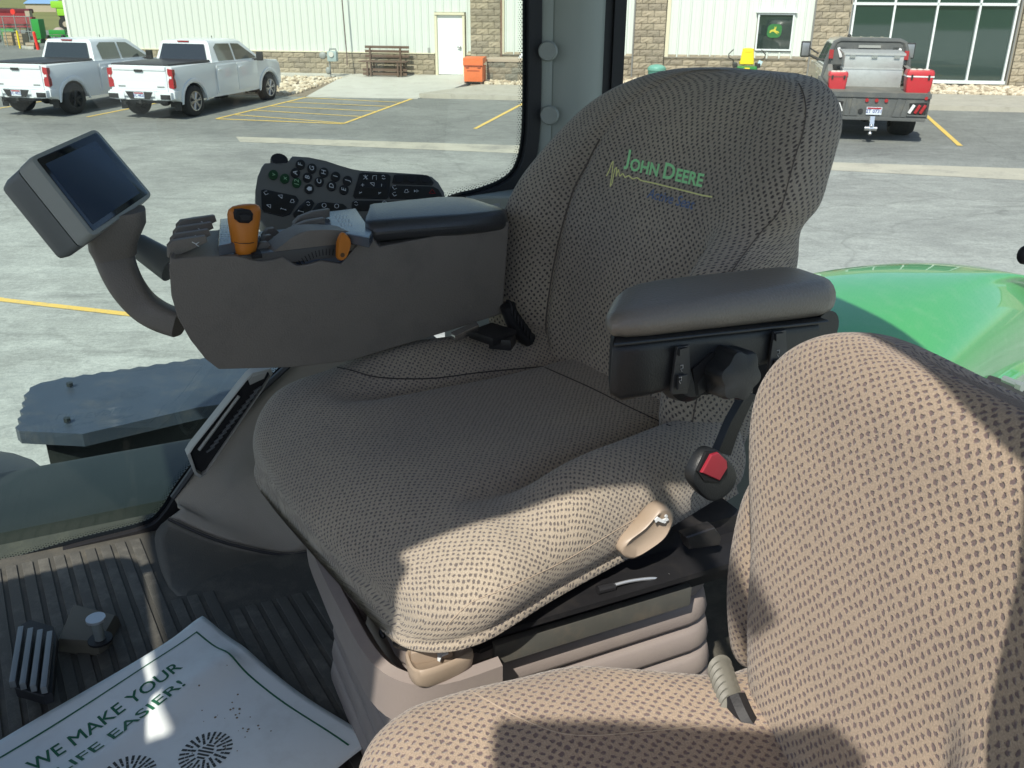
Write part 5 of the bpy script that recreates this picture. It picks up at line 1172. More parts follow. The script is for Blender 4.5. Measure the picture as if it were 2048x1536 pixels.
# ---- suspension
M_bel = mat('bellows', (.27, .23, .21), .5, var=.06, vscale=5, bump=.15, bscale=400, dirt=(.36, .31, .26), dscale=9, damt=.4)
def rr3(u0, u1, v0, v1, z, r=.05): return [((u0+u1)/2+x, (v0+v1)/2+y, z) for x, y in rrect(u1-u0, v1-v0, r, 5)]
zs = []
z = 2.115; k = 0
R = []
for f in range(7):
    z0 = 2.112+f*.0465; g = .026*(6-f)/6
    for q, (dz, ins) in enumerate(((0, .024), (.003, .010), (.007, .002), (.013, .0), (.036, .004), (.041, .008), (.0445, .024))):
        R.append(rr3(.262+ins-g, .745-ins+g, .865+ins-g, 1.26-ins+g, z0+dz, .06))
BL().loft(R).obj('bellows', M_bel, seat, smooth=True, ang=50)
BL().loft([rr3(.24, .80, .84, 1.30, 2.10, .06), rr3(.25, .79, .85, 1.29, 2.125, .06)]).obj('base_plate', M_rub, seat)
M_blk2 = mat('black_steel', (.018, .018, .02), .4, var=.3, vscale=10, dirt=(.07, .06, .05), dscale=20, damt=.35)
BL().box((.53, 1.06, 2.462), (.50, .40, .022)).box((.54, .862, 2.45), (.48, .012, .05)).box((.55, .84, 2.475), (.42, .04, .008)).obj('top_frame', M_blk2, seat)
BL().box((.56, 1.08, 2.485), (.46, .38, .03)).obj('cushion_pan', M_blk2, seat)
# front shroud with a rounded near corner
sh = []
pts = [(.80, .862), (.52, .852), (.37, .842), (.30, .846), (.262, .862), (.242, .90), (.234, 1.0), (.232, 1.1), (.236, 1.2), (.26, 1.25)]
low_ = [2.415, 2.405, 2.385, 2.365, 2.355, 2.36, 2.375, 2.385, 2.39, 2.40]; hi_ = [2.438, 2.436, 2.430, 2.425, 2.43, 2.438, 2.446, 2.448, 2.446, 2.44]
def ofs(i, d): 
    a = Vector((*pts[max(i-1, 0)], 0)); b = Vector((*pts[min(i+1, len(pts)-1)], 0)); t_ = (b-a).normalized(); return Vector((pts[i][0]+t_.y*d, pts[i][1]-t_.x*d, 0))
for i in range(2, len(pts)):
    a0, a1, a2 = ofs(i, 0), ofs(i, -.010), ofs(i, -.024)
    sh.append([Vector((a1.x, a1.y, low_[i])), Vector((a0.x, a0.y, low_[i]+.012)), Vector((a0.x, a0.y, hi_[i]-.01)), Vector((a1.x, a1.y, hi_[i])), Vector((a2.x, a2.y, hi_[i]-.004)), Vector((a2.x, a2.y, low_[i]+.004))])
sh = list(map(list, zip(*[cat(list(c), 4) for c in zip(*sh)])))
BL().loft(sh).obj('front_shroud', M_bel, seat, smooth=True, ang=50)
BL().prism([HZ(x, y, 2.437) for x, y in ((640, 1120), (700, 1150), (760, 1200), (850, 1260), (960, 1300), (1100, 1240), (1000, 1100), (700, 1050))], (0, 0, -.006)).obj('shroud_top', M_blk2, seat)
# labels worn plate
BL().prism([HZ(x, y, 2.442) for x, y in ((775, 1247), (835, 1232), (870, 1262), (820, 1290), (785, 1280))], (0, 0, -.012), bev=.002).obj('worn_bracket', mat('worn_black', (.03, .03, .03), .4, var=.3, dirt=(.45, .36, .25), dscale=45, damt=1.), seat)
M_bei = mat('handle_beige', (.36, .285, .215), .45, var=.05, dirt=(.3, .22, .15), dscale=14, damt=.4)
M_icon = mat('icon_white', (.75, .78, .78), .5)
def paddle(name, px, zc, th, m, dish=.3, thick_v=None):
    """handle outlined in the photo at height zc"""
    P = cat([HZ(x, y, zc) for x, y in px], 4, True); c = sum(P, Vector())/len(P)
    R = [[c+(p-c)*s_+Vector((0, 0, h)) for p in P] for s_, h in ((.78, -th), (.95, -th*.75), (1.0, -th*.3), (.97, -.001), (.88, .0), (.66, -th*dish))]
    return BL().loft(R).obj(name, m, seat, smooth=True, ang=60)
h1 = paddle('tilt_handle', [(812, 1318), (815, 1298), (870, 1283), (935, 1290), (945, 1303), (900, 1325), (850, 1342), (825, 1340)], 2.452, .03, M_bei)
BL().prism([HZ(x, y, 2.462) for x, y in ((818, 1275), (862, 1258), (905, 1290), (822, 1306))], (0, 0, -.02), bev=.003).obj('tilt_handle_root', M_bei, seat)
BL().prism([HZ(x, y, 2.4535) for x, y in ((874, 1300), (881, 1298), (884, 1306), (896, 1302), (897, 1306), (884, 1311), (880, 1321), (875, 1319))], (0, 0, -.002)).obj('icon', M_icon, h1)
BL().prism([HZ(x, y, 2.4535) for x, y in ((875, 1292), (886, 1290), (887, 1294), (876, 1296))], (0, 0, -.002)).obj('icon', M_icon, h1)
h2 = paddle('slide_handle', [(622, 1046), (640, 1052), (680, 1085), (715, 1118), (722, 1138), (700, 1143), (660, 1118), (628, 1082)], 2.475, .028, MATS['black_plastic'])
for q in (((650, 1078), (668, 1083), (672, 1089), (655, 1086)), ((652, 1084), (656, 1086), (662, 1096), (658, 1095)), ((664, 1086), (668, 1088), (672, 1094), (668, 1094))): BL().prism([HZ(x, y, 2.479) for x, y in q], (0, 0, -.003)).obj('icon', M_icon, h2)
kb = BL(); kc = HZ(713, 1222, 2.40); 
BL().sph(kc+Vector((-.006, 0, .012)), .03, (.62, 1.35, 1.25), 20).obj('side_knob', M_bel, seat, ang=80)
BL().sph(HZ(676, 1156, 2.43), .017, (.6, 1.3, 1.0), 16).obj('side_knob', M_bel, seat, ang=80)
p = HZ(668, 1133, 2.447); BL().tube([p+Vector((-.006*math.cos(a), .008*math.sin(a), .001)) for a in (0, .7, 1.4, 2.1, 2.8, 3.5, 4.2)], .0012, 5).obj('icon', M_icon, seat)
for q in ((744, 1232), (764, 1268)):
    p = HZ(*q, 2.428); BL().sph(p, .007, (.6, 1.3, .8), 10).obj('clip', M_blk2, seat)
hp = cat([HV(x, y, .835) for x, y in ((1243, 1108), (1252, 1085), (1290, 1055), (1322, 1020), (1342, 1018), (1350, 1040), (1335, 1075), (1300, 1103), (1265, 1121))], 4, True); c = sum(hp, Vector())/len(hp)
h3 = BL().loft([[c+(p-c)*s_+Vector((0, d_, 0)) for p in hp] for s_, d_ in ((.7, .03), (.95, .024), (1, .012), (.97, .002), (.86, 0), (.6, .006))]).obj('tilt_handle', M_bei, seat, smooth=True, ang=60)
BL().prism([HV(x, y, .832) for x, y in ((1310, 1040), (1316, 1034), (1326, 1040), (1336, 1036), (1338, 1040), (1326, 1046), (1316, 1042), (1312, 1046))], (0, .002, 0)).obj('icon', M_icon, h3)
for q in ((1333, 1033), (1330, 1044)): p = HV(*q, .832); BL().cyl(p, p+Vector((0, .002, 0)), .0022, n=8).obj('icon', M_icon, h3)
# cable rail on the near side
BL().box((.52, .845, 2.425), (.30, .012, .032), bev=.003).obj('rail', mat('rail_grey', (.09, .09, .08), .5, var=.2, vscale=30, dirt=(.22, .17, .12), dscale=18, damt=.35), seat)
cb_ = cat([HV(x, y, .834) for x, y in ((1205, 1178), (1225, 1171), (1260, 1162), (1300, 1157), (1325, 1158), (1337, 1155), (1336, 1149))], 4); BL().tube(cb_, .0022, 6).obj('release_cable', MATS['zinc'], seat)
BL().cyl(HV(1195, 1180, .836), HV(1228, 1172, .836), .006, n=10).obj('cable_end', M_rub, seat)
BL().prism([HV(x, y, .83) for x, y in ((1372, 1075), (1430, 1055), (1445, 1075), (1440, 1092), (1380, 1100))], (0, .02, 0), bev=.004).obj('hinge_plate', M_blk2, seat)
# recliner hose and metal bits at the far rear corner
BL().tube(cat([HV(x, y, 1.40) for x, y in ((1015, 610), (1025, 640), (1040, 665), (1060, 680))], 4), .014, 12).obj('boot', M_rub, seat)
for k in range(7):
    t_ = k/6; p = HV(1018+38*t_, 618+55*t_, 1.40); BL().tube([p+Vector((.0, .015*math.cos(a), .015*math.sin(a))) for a in [2*PI*q/14 for q in range(14)]], .0025, 5, True).obj('boot_rib', M_rub, seat)
BL().box(HZ(985, 668, 2.65), (.06, .06, .015), rot=.4, bev=.004).box(HZ(1005, 682, 2.64), (.04, .04, .02), rot=.9, bev=.004).obj('bracket', M_blk2, seat)
BL().prism([HZ(x, y, 2.675) for x, y in ((902, 664), (952, 642), (958, 650), (910, 672))], (0, 0, -.012), bev=.001).obj('buckle_tongue', M_chr, seat)
frame(35)
# ---- near armrest (pad, housing, adjuster)
arm = root('armrest', (.65, .84, 2.8), 'black padded armrest with an adjuster knob, nearest armrest of the main seat', 'armrest')
M_lea = mat('arm_vinyl', (.19, .165, .135), .38, var=.06, bump=.5, bscale=260, spec=.5)
va0, va1 = .80, .895
def armring(u, va, vb, zb, zt, r=.022, ru=.006):
    sk = lambda v: (v-.66)*lerp(1.15, .1, sst(u, .6, .95))
    w_, h_ = vb-va, zt-zb; c_ = ((va+vb)/2, (zb+zt)/2)
    return [(u+sk(c_[0]+x), c_[0]+x, c_[1]+y) for x, y in rrect(w_, h_, min(r, w_*.45, h_*.48), 4)]
R = []
for u, k_ in ((.570, .35), (.575, .62), (.586, .84), (.606, .96), (.64, 1.), (.72, 1.), (.80, 1.), (.90, 1.), (.945, .97), (.967, .85), (.980, .62), (.985, .35)):
    t = (u-.570)/.415; va = .660-.004*t; vb = .748+.016*t; vm = (va+vb)/2; zb = 2.865-.050*t; zt = 2.896-.028*t-.02*(1-k_); zb += .014*(1-k_)
    R.append(armring(u, vm-(vm-va)*k_, vm+(vb-vm)*k_, zb, zt, .024))
R = [r[::1] for r in R]
BL().loft(R).obj('arm_pad', M_lea, arm, smooth=True, ang=60)
M_hs = mat('arm_housing', (.016, .018, .02), .42, bump=.2, bscale=400)
R = []
for u, k_ in ((.579, .5), (.586, .8), (.605, .97), (.65, 1.), (.76, 1.), (.88, 1.), (.94, 1.)):
    t = (u-.576)/.39; zt = 2.866-.050*t; zb = lerp(zt-.045, 2.787-.014*t, k_)
    vm = .710; R.append(armring(u, vm-.048*k_, vm+.046*k_, zb, zt, .014))
BL().loft(R).obj('housing', M_hs, arm, smooth=True, ang=50)
R = []
for u in (.592, .70, .85, .95): t = (u-.576)/.39; R.append(armring(u, .657, .75, 2.864-.050*t, 2.868-.050*t, .002))
BL().loft(R).obj('housing_rim', M_hs, arm)
VA = .660
rec = BL().prism([HV(x, y, VA+.001) for x, y in ((1383, 738), (1420, 706), (1482, 697), (1502, 705), (1502, 745), (1480, 782), (1390, 790))], (0, -.002, 0)).obj('recess', mat('deep_black', (.004, .004, .005), .7), arm)
kc = HV(1462, 745, VA-.014); kn = BL()
nrm = Vector((-.10, -.99, .1)).normalized(); 
t1 = nrm.orthogonal().normalized(); t2 = nrm.cross(t1)
rings_ = []
for s_, d_ in ((.80, -.02), (1.0, -.014), (1.0, .012), (.93, .018), (.5, .021)):
    rings_.append([kc+nrm*d_+(t1*math.cos(a)+t2*math.sin(a))*.030*s_*(1+.09*math.cos(6*a)) for a in [2*PI*q/48 for q in range(48)]])
kn.loft(rings_); kn.obj('adjuster_knob', M_hs, arm, ang=40)
BL().loft([[kc+Vector((-.04, .02, .0))+(kc-kc)+(t1*math.cos(a)+t2*math.sin(a))*r_+nrm*d_ for a in [2*PI*q/28 for q in range(28)]] for r_, d_ in ((.036, -.02), (.034, -.004), (.026, .004), (.01, .006))]).obj('knob_boss', M_hs, arm, smooth=True)
for (x0, y0) in ((1352, 735), (1545, 705)):
    s_ = BL().prism([HV(x0+x, y0+y, VA-.001) for x, y in ((-2, -43), (22, -47), (25, 20), (18, 50), (-12, 52), (-14, 45))], (0, -.004, 0), bev=.001).obj('switch_plate', mat('switch_grey', (.03, .032, .035), .4), arm)
    BL().prism([HV(x0+x, y0+y, VA-.006) for x, y in ((2, 15), (18, 12), (17, 40), (0, 43))], (0, -.004, 0), bev=.001).obj('rocker', MATS['switch_grey'], s_)
    BL().prism([HV(x0+x, y0+y, VA-.006) for x, y in ((4, -38), (20, -41), (20, -28), (4, -24))], (0, -.003, 0)).obj('rocker', MATS['switch_grey'], s_)
    for dx, dy in ((6, 20), (9, -4)): BL().tube([HV(x0+dx+a, y0+dy+b, VA-.0105 if dy > 0 else VA-.006) for a, b in ((0, 0), (5, -1), (5, 6), (0, 7), (3, 12))], .0004, 4).obj('icon', mat('icon_grey', (.5, .5, .48), .5), s_)
BL().cyl((.965, .67, 2.80), (.965, .76, 2.80), .026, n=20).obj('arm_pivot', M_hs, arm)
BL().box((.99, .76, 2.74), (.05, .03, .14)).obj('arm_bracket', M_hs, arm)
# ---- belt buckle
bk = root('seat_belt_buckle', (.66, .80, 2.6), 'black seat-belt buckle with a red release button between the two seats', 'belt buckle')
R_ = cat([HV(x, y, .700) for x, y in ((1378, 950), (1408, 898), (1440, 897), (1472, 930), (1478, 960), (1462, 990), (1425, 1010), (1392, 985))], 4, True); c = sum(R_, Vector())/len(R_); R_ = [c+(p-c)*.9 for p in R_]
BL().loft([[c+(p-c)*s_+Vector((0, d_, 0)) for p in R_] for s_, d_ in ((.8, .02), (.98, .014), (1, .004), (.94, -.001), (.82, -.003))]).obj('buckle_body', M_hs, bk, smooth=True, ang=40)
BL().prism([HV(x, y, .694) for x, y in ((1395, 942), (1412, 905), (1436, 903), (1456, 925), (1455, 950), (1438, 966), (1408, 962))], (0, .004, 0), bev=.001).obj('button_well', MATS['deep_black'], bk)
BL().prism([HV(x, y, .690) for x, y in ((1404, 946), (1424, 910), (1438, 906), (1455, 922), (1456, 936), (1440, 962))], (0, .008, 0), bev=.0025).obj('release_button', mat('button_red', (.30, .02, .035), .35, var=.1, vscale=30), bk)
BL().prism([HV(x, y, .72) for x, y in ((1436, 905), (1462, 845), (1495, 785), (1512, 790), (1478, 860), (1462, 912))], (0, .012, 0), bev=.001).obj('stalk', M_hs, bk)

# ================================================================== TRAINING SEAT
ts = root('training_seat', (.4, .4, 2.1), 'smaller side seat in sunlit beige dotted cloth, nearest the photographer', 'seat')
frame(18)
rings = []
for u in (.055, .058, .07, .09, .12, .15, .19, .24, .30, .36, .44, .48):
    e = 1-math.sqrt(max(0, 1-(max(0, .13-u)/.075)**2)) if u < .13 else 0
    far = .728-.06*e-.012*(1-sst(u, .08, .19))-.06*sst(u, .30, .44); near = .16+.08*e; vc = (near+far)/2; hw_ = (far-near)/2; zt = 2.545-e*.05; dd = .12-e*.03
    P = [(-.85, -dd), (-1.0, -dd*.6), (-.98, -.03), (-.88, -.004), (-.7, .003), (-.4, -.006), (0, -.010), (.4, -.006), (.60, .004), (.80, .006), (.92, -.004), (.985, -.028), (1.0, -dd*.6), (.9, -dd)]
    rings.append([(u, vc+hw_*s, zt+z) for s, z in P])
tc_, TR_ = pad('cushion', rings, M_fab3, ts, 6)
rings = []
ZT = 2.936
for z in (2.40, 2.44, 2.50, 2.56, 2.62, 2.68, 2.74, 2.79, 2.83, 2.86, 2.885, 2.903, 2.917, 2.928, 2.933, 2.936):
    far = .722-corner(z, ZT, .13, .165); near = .19+corner(z, ZT, .10, .1)
    far += -.052*(1-sst(z, 2.60, 2.80))-.065*(1-sst(z, 2.46, 2.62))
    vc = (near+far)/2; hw_ = (far-near)/2
    e = 1-math.sqrt(max(0, 1-(max(0, z-2.87)/(ZT-2.87))**2))
    u0 = .455+.10*(z-2.6)+.022*e; th = lerp(.13, .055, sst(z, 2.68, 2.85))-.035*e
    wg = .05*sst(z, 2.46, 2.54)*(1-sst(z, 2.66, 2.76)); cr = .012*sst(z, 2.44, 2.5)*(1-sst(z, 2.64, 2.72))
    P = [(-.7, th), (-.95, th*.85), (-1.0, th*.4), (-.96, .0-wg*.7), (-.8, -.010-wg), (-.5, -.008-wg*.9), (-.25, .0-wg*.1+cr), (-.12, .002+cr*.5), (.15, .0), (.50, -.004), (.76, -.002), (.91, .08*th), (.985, .24*th), (1.0, th*.6), (.9, th*.95), (.6, th)]
    rings.append([(u0+d, vc+hw_*s, z) for s, d in P])
tb_, TB = pad('backrest', rings, M_fab3, ts, 7)
# flat bolster sheath showing behind the backrest edge
rings = []
for z, r_ in ((2.46, .2), (2.48, .6), (2.54, .92), (2.60, 1.), (2.67, .85), (2.71, .5), (2.73, .15)):
    rings.append([(.535+.028*r_*math.cos(a), .735+.040*r_*math.sin(a)+.0*z, z) for a in [2*PI*k/10 for k in range(10)]])
pad('side_bolster', rings, M_fab3, ts, 7)
BL().tube(cat([HV(x, y, v) for x, y, v in ((1470, 1395, .60), (1490, 1440, .58), (1530, 1500, .56), (1570, 1560, .54))], 4), .012, 8).obj('hinge_bar', M_rub, ts)
a_, b_ = HZ(1438, 1330, 2.56), HZ(1468, 1425, 2.545)
kb = BL(); d_ = (b_-a_)
kb.loft([[a_+d_*t_+(Vector((1, 0, 0))*math.cos(q)+Vector((0, .3, .95))*math.sin(q))*r_ for q in [2*PI*k/20 for k in range(20)]] for t_, r_ in [(0, .008), (.04, .0125)]+[(t/14, .0145 if t % 2 else .0125) for t in range(1, 14)]+[(1, .009)]])
kb.obj('recline_grip', mat('grip_grey', (.17, .165, .14), .55, var=.2, vscale=40), ts, ang=50)
BL().box((.28, .42, 2.26), (.36, .36, .30), bev=.03).obj('seat_box', M_bel, ts)

# stitched seams, found on the cloth along the lines seen in the photo
def on_cloth(name, obj_, px, m, r_, par, lift=.0004, frm=25):
    frame(frm); bv = bvh(obj_); o0 = Vector((0, 0, CAM_H)); P = []
    for p in cat([Vector((x, y, 0)) for x, y in px], 8):
        d = _ray(p.x, p.y); d = LW(d); h_ = bv.ray_cast(o0, d.normalized(), 5.)
        if h_[0] is not None: P.append(h_[0]-d.normalized()*lift)
    if len(P) > 3: B().tube(P, r_, 5).obj(name, m, par)
M_th = mat('thread_tan', (.42, .34, .26), .9); M_th2 = mat('seam_dark', (.05, .042, .038), .95)
on_cloth('seam', cush, [(893, 1262), (900, 1245), (941, 1206), (1003, 1180), (1082, 1145), (1150, 1110), (1250, 1050), (1330, 1000)], M_th, .0007, seat)
on_cloth('seam', cush, [(640, 728), (700, 740), (760, 755), (860, 757), (960, 745), (1085, 733)], M_th2, .0012, seat)
on_cloth('seam', cush, [(1085, 733), (1180, 775), (1260, 815), (1340, 852)], M_th2, .0012, seat)
on_cloth('seam', tc_, [(930, 1375), (1050, 1440), (1150, 1470), (1300, 1462), (1420, 1450)], M_th, .0006, ts)
on_cloth('seam', tb_, [(1630, 672), (1660, 662), (1720, 660), (1790, 690)], M_th, .0006, ts)
# ================================================================== CONSOLE, KEYPAD, MONITOR
frame(35)
con = root('control_console', (.6, 1.3, 2.7), 'long dark armrest console with paddle levers on the far side of the main seat', 'console')
M_con = mat('console_brown', (.20, .176, .148), .5, var=.06, vscale=3, bump=.5, bscale=420, dirt=(.10, .09, .08), dscale=13, damt=.35)
M_ctop = mat('console_top', (.06, .062, .064), .32, var=.05, bump=.25, bscale=500, spec=.7)
M_lid = mat('lid_vinyl', (.045, .046, .048), .34, bump=.35, bscale=320, spec=.7)
M_oran = mat('lever_orange', (.62, .20, .02), .42, var=.08, vscale=30)
VC = 1.28
side_px = [(339, 512), (345, 518), (400, 513), (470, 512), (520, 523), (545, 520), (565, 514), (592, 532), (612, 530), (640, 522), (682, 528), (706, 500), (728, 474), (742, 471), (758, 494), (1018, 444), (1010, 560), (1004, 628), (930, 652), (880, 668), (700, 722), (588, 735), (437, 739), (410, 718), (380, 680), (355, 636), (342, 592), (338, 540)]
face = [HV(x, y, VC) for x, y in side_px]
bb = BL(); bb.prism(face, (.075, .14, 0)); 
cb = bb.obj('console_body', M_con, con, ang=25)
bv = cb.modifiers.new('bev', 'BEVEL'); bv.width = .010; bv.segments = 3; bv.limit_method = 'ANGLE'; bv.angle_limit = math.radians(40)
# parting line and step on the side
BL().tube(cat([HV(x, y, VC) for x, y in ((374, 639), (520, 622), (700, 594), (930, 555))], 4), .0004, 5).obj('parting_line', M_con, con)
# lid: padded, along the rear of the console
def P3(x, y, v): return HV(x, y, v)
lid_near = [(742, 480), (760, 492), (800, 488), (860, 474), (930, 462), (1000, 446), (1016, 440), (1018, 425)]
top_px_near = [(736, 462), (750, 470), (800, 456), (880, 440), (940, 428), (990, 418), (1010, 420), (1014, 424)]
R = []
for (u, k_) in ((.618, .75), (.622, .9), (.632, .98), (.67, 1.), (.73, 1.), (.79, 1.), (.84, .98), (.875, .9), (.892, .7), (.898, .4)):
    t = (u-.634)/.265; zb = 2.829-.012*t; zt = zb+.036; vm = 1.352; hwv = .084+.006*t-.010*(1-sst(t, .25, .5))
    h_ = (zt-zb)*(.75+.25*k_)
    R.append([(u+(x+.08)*.45*(1-sst(t, .3, 1)), vm+x*k_-.0, zb+h_/2+y) for x, y in rrect(2*hwv, h_, .02, 4)])
BL().loft(R).obj('console_lid', M_lid, con, smooth=True, ang=60)
def topz(u):  # height of the console top along its length
    return 2.868-.036*(u-.3)
def plate(name, uv, m, z0, th, bev=.002, par=con, ang=35):
    return BL().prism([(u, v, topz(u)+z0) for u, v in uv], (0, 0, -th), bev=bev).obj(name, m, par, ang=ang)
def onT(x, y, dz=0):    # sight line meets the sloping top of the console
    return hit(x, y, (.036, 0, 1), 2.868+.0108-.014+dz)
plate('top_deck', [(.308, 1.283), (.58, 1.283), (.67, 1.42), (.385, 1.42)], M_ctop, -.020, .02)
# label panels
for q in (((440, 437), (500, 433), (520, 470), (505, 478), (436, 492)), ((646, 424), (712, 416), (745, 464), (738, 476), (650, 458))):
    o = BL().prism([onT(x, y, .012) for x, y in q], (0, 0, -.016), bev=.003).obj('label_panel', mat('label_blue_grey', (.10, .115, .135), .25, spec=.8), con)
for (x0, y0, dx, dy, n_) in ((440, 451, -2, 9, 4), (672, 432, 5, 8, 3)):
    for k in range(n_):
        for j in range(4):
            p = onT(x0+k*dx+j*7, y0+k*dy, .0135); BL().box(p, (.0022, .0012, .0006)).obj('print_mark', mat('print_grey', (.30, .34, .38), .5), con)
# four paddle levers at the front, their slots in the deck
def paddle_lever(px, v0, m=M_con):
    P = [HV(x, y, v0) for x, y in px]
    o = BL().prism(P, (0, .011, 0), bev=.0015).obj('paddle_lever', m, con, ang=50); return o
for k, (dx, dy, v) in enumerate(((0, 0, 1.300), (6, -13, 1.325), (12, -27, 1.35), (18, -41, 1.375))):
    pl_ = paddle_lever([(x+dx, y+dy) for x, y in ((338, 516), (337, 492), (346, 482), (372, 478), (412, 472), (416, 484), (380, 500), (345, 516))], v)
    BL().tube([HV(x+dx, y+dy, v-.001) for x, y in ((384, 484), (392, 488), (398, 484), (392, 489), (398, 493))], .0008, 4).obj('symbol', M_icon, pl_)
# fins behind the orange knob
for k, (x, y, v) in enumerate(((536, 498, 1.31), (543, 484, 1.345), (550, 470, 1.38))):
    paddle_lever([(x-26, y+22), (x-24, y+2), (x-14, y-12), (x, y-14), (x+14, y), (x+24, y+16), (x+14, y+24)], v)
# orange joystick
js = root('orange_joystick', (.42, 1.3, 2.86), 'upright orange knob lever with a black window at the front of the console', 'lever')
K = [HV(x, y, 1.299) for x, y in ((489, 500), (488, 455), (487, 425))]
cx_, cz_ = K[0], K[2]
R = []
for (yy, rx_, ry_) in ((508, 12, .011), (504, 19, .015), (492, 21, .017), (470, 23, .018), (455, 25, .018), (440, 27, .016), (425, 28, .014), (416, 26, .012), (411, 20, .009), (409, 10, .004)):
    c = HV(489-(500-yy)*.01, yy, 1.299); r_ = rx_/1130
    R.append([c+Vector((math.cos(a)*r_, math.sin(a)*ry_, 0)) for a in [2*PI*k/28 for k in range(28)]])
BL().loft(R).obj('knob', M_oran, js, smooth=True, ang=60)
f_ = [HV(x, y, 1.279) for x, y in ((472, 428), (475, 421), (488, 419), (502, 421), (507, 428), (506, 440), (498, 447), (480, 446), (473, 440))]
BL().prism(f_, (0, .02, 0), bev=.002).obj('thumb_window', MATS['deep_black'], js, ang=50)
BL().prism([HV(x, y, 1.277) for x, y in ((477, 430), (490, 427), (503, 431), (502, 441), (495, 445), (482, 444))], (0, .01, 0), bev=.003).obj('thumb_switch', M_rub, js)
BL().cyl(HV(486, 522, 1.299), HV(487, 502, 1.299), .007, n=14).obj('shaft', M_galv, js)
BL().tube([HV(468, 484, 1.2812), HV(480, 487, 1.280), HV(498, 487, 1.280), HV(508, 485, 1.2812)], .0006, 4).obj('ring_line', M_rub, js)
# dark slots and bright plates beside the joystick base
for q in (((378, 514), (396, 508), (400, 514), (382, 520)), ((424, 505), (440, 502), (446, 508), (430, 512)), ((500, 502), (520, 500), (524, 508), (504, 510))):
    BL().prism([onT(x, y, -.004) for x, y in q], (0, 0, -.006), bev=.0005).obj('slot', MATS['deep_black'], con)
for q in (((357, 516), (376, 508), (390, 507), (372, 517)), ((398, 512), (422, 503), (428, 508), (402, 515)), ((444, 503), (466, 500), (468, 507), (448, 508))):
    BL().prism([onT(x, y, -.003) for x, y in q], (0, 0, -.003), bev=.0005).obj('gate_plate', mat('gate_blue', (.16, .2, .25), .25, metal=.4), con)
# throttle quadrant: hump, ribbed wheel, orange speed lever
M_hump = M_con
hump = cat([HV(x, y, VC+.004) for x, y in ((545, 508), (565, 490), (600, 466), (640, 460), (690, 462), (724, 470), (728, 490), (712, 497), (700, 502), (600, 500), (572, 512))], 3, True)
BL().prism(hump, (0, .045, 0), bev=.004).obj('quadrant_hump', M_con, con, ang=50)
for k, v in enumerate((1.345, 1.385)):
    pl_ = paddle_lever([(x+k*10, y-k*18) for x, y in ((578, 466), (590, 452), (615, 442), (650, 436), (650, 452), (610, 462))], v)
wc = HV(648, 590, VC+.012); Rw = (HV(648, 500, VC+.012)-wc).length
wh = BL()
for j in range(1): 
    rr_ = []
    for r_, y_ in ((Rw*.76, .0), (Rw*.95, .0), (Rw, .004), (Rw, .020), (Rw*.95, .024), (Rw*.7, .024)):
        rr_.append([wc+Vector((r_*math.cos(a), y_-.006, r_*math.sin(a))) for a in [math.radians(40+100*k/40) for k in range(41)]])
    wh.loft(rr_, cap=False, closed=False)
whl = wh.obj('speed_wheel', mat('wheel_navy', (.025, .04, .07), .35, spec=.7), con, ang=40)
for k in range(15):
    a = math.radians(58+64*k/14); BL().box(wc+Vector(((Rw*.985)*math.cos(a), -.006, (Rw*.985)*math.sin(a))), (.0016, .006, .010), rot=Matrix.Rotation(-(a-PI/2), 4, 'Y')).obj('tooth', MATS['deep_black'], whl)
sl = root('speed_lever', (.6, 1.27, 2.83), 'small orange speed lever with a pivot dot on the quadrant wheel', 'lever')
q_ = cat([HV(x, y, 1.262) for x, y in ((676, 508), (677, 486), (684, 469), (692, 467), (702, 479), (702, 494), (694, 516), (684, 522), (677, 518))], 2, True); c = sum(q_, Vector())/len(q_)
BL().loft([[c+(p-c)*s_+Vector((0, d_, 0)) for p in q_] for s_, d_ in ((.8, .010), (1, .008), (1, .003), (.9, 0))]).obj('lever_blade', M_oran, sl, smooth=True, ang=40)
p = HV(685, 510, 1.2615); BL().cyl(p, p+Vector((0, -.0006, 0)), .0035, n=16).obj('pivot_dot', mat('brown_dot', (.12, .06, .02), .5), sl)
# ---- keypad
frame(25)
KN = Vector((0, -.62, .78)).normalized(); KD = KN.dot(HV(700, 400, 1.72))
def KP(x, y, d=0): return hit(480+x/4.655, 290+y/4.655, KN, KD+d)
kp = root('keypad', tuple(KP(1000, 500)), 'tilted dark keypad full of round lettered keys behind the console', 'keypad')
M_kp = mat('keypad_grey', (.16, .158, .14), .42, bump=.15, bscale=500, spec=.6); M_key = mat('key_black', (.012, .013, .014), .35, spec=.6)
outl = [(228, 165), (290, 160), (440, 182), (452, 178), (470, 115), (490, 98), (640, 115), (800, 148), (940, 195), (1060, 228), (1140, 240), (1400, 255), (1700, 268), (1790, 292), (1850, 345), (1900, 440), (1925, 520), (1930, 620), (1800, 760), (1200, 820), (450, 812), (330, 800), (230, 760), (170, 680), (145, 560), (142, 430), (165, 290), (200, 200)]
bdy = BL().prism([KP(x, y) for x, y in outl], -KN*.03, bev=.004).obj('keypad_body', M_kp, kp, ang=50)
def key(name, pts, m, par=kp, d=.003, th=.006, bev=.001):
    return BL().prism([KP(x, y, d) for x, y in pts], -KN*th, bev=bev).obj(name, m, par, ang=50)
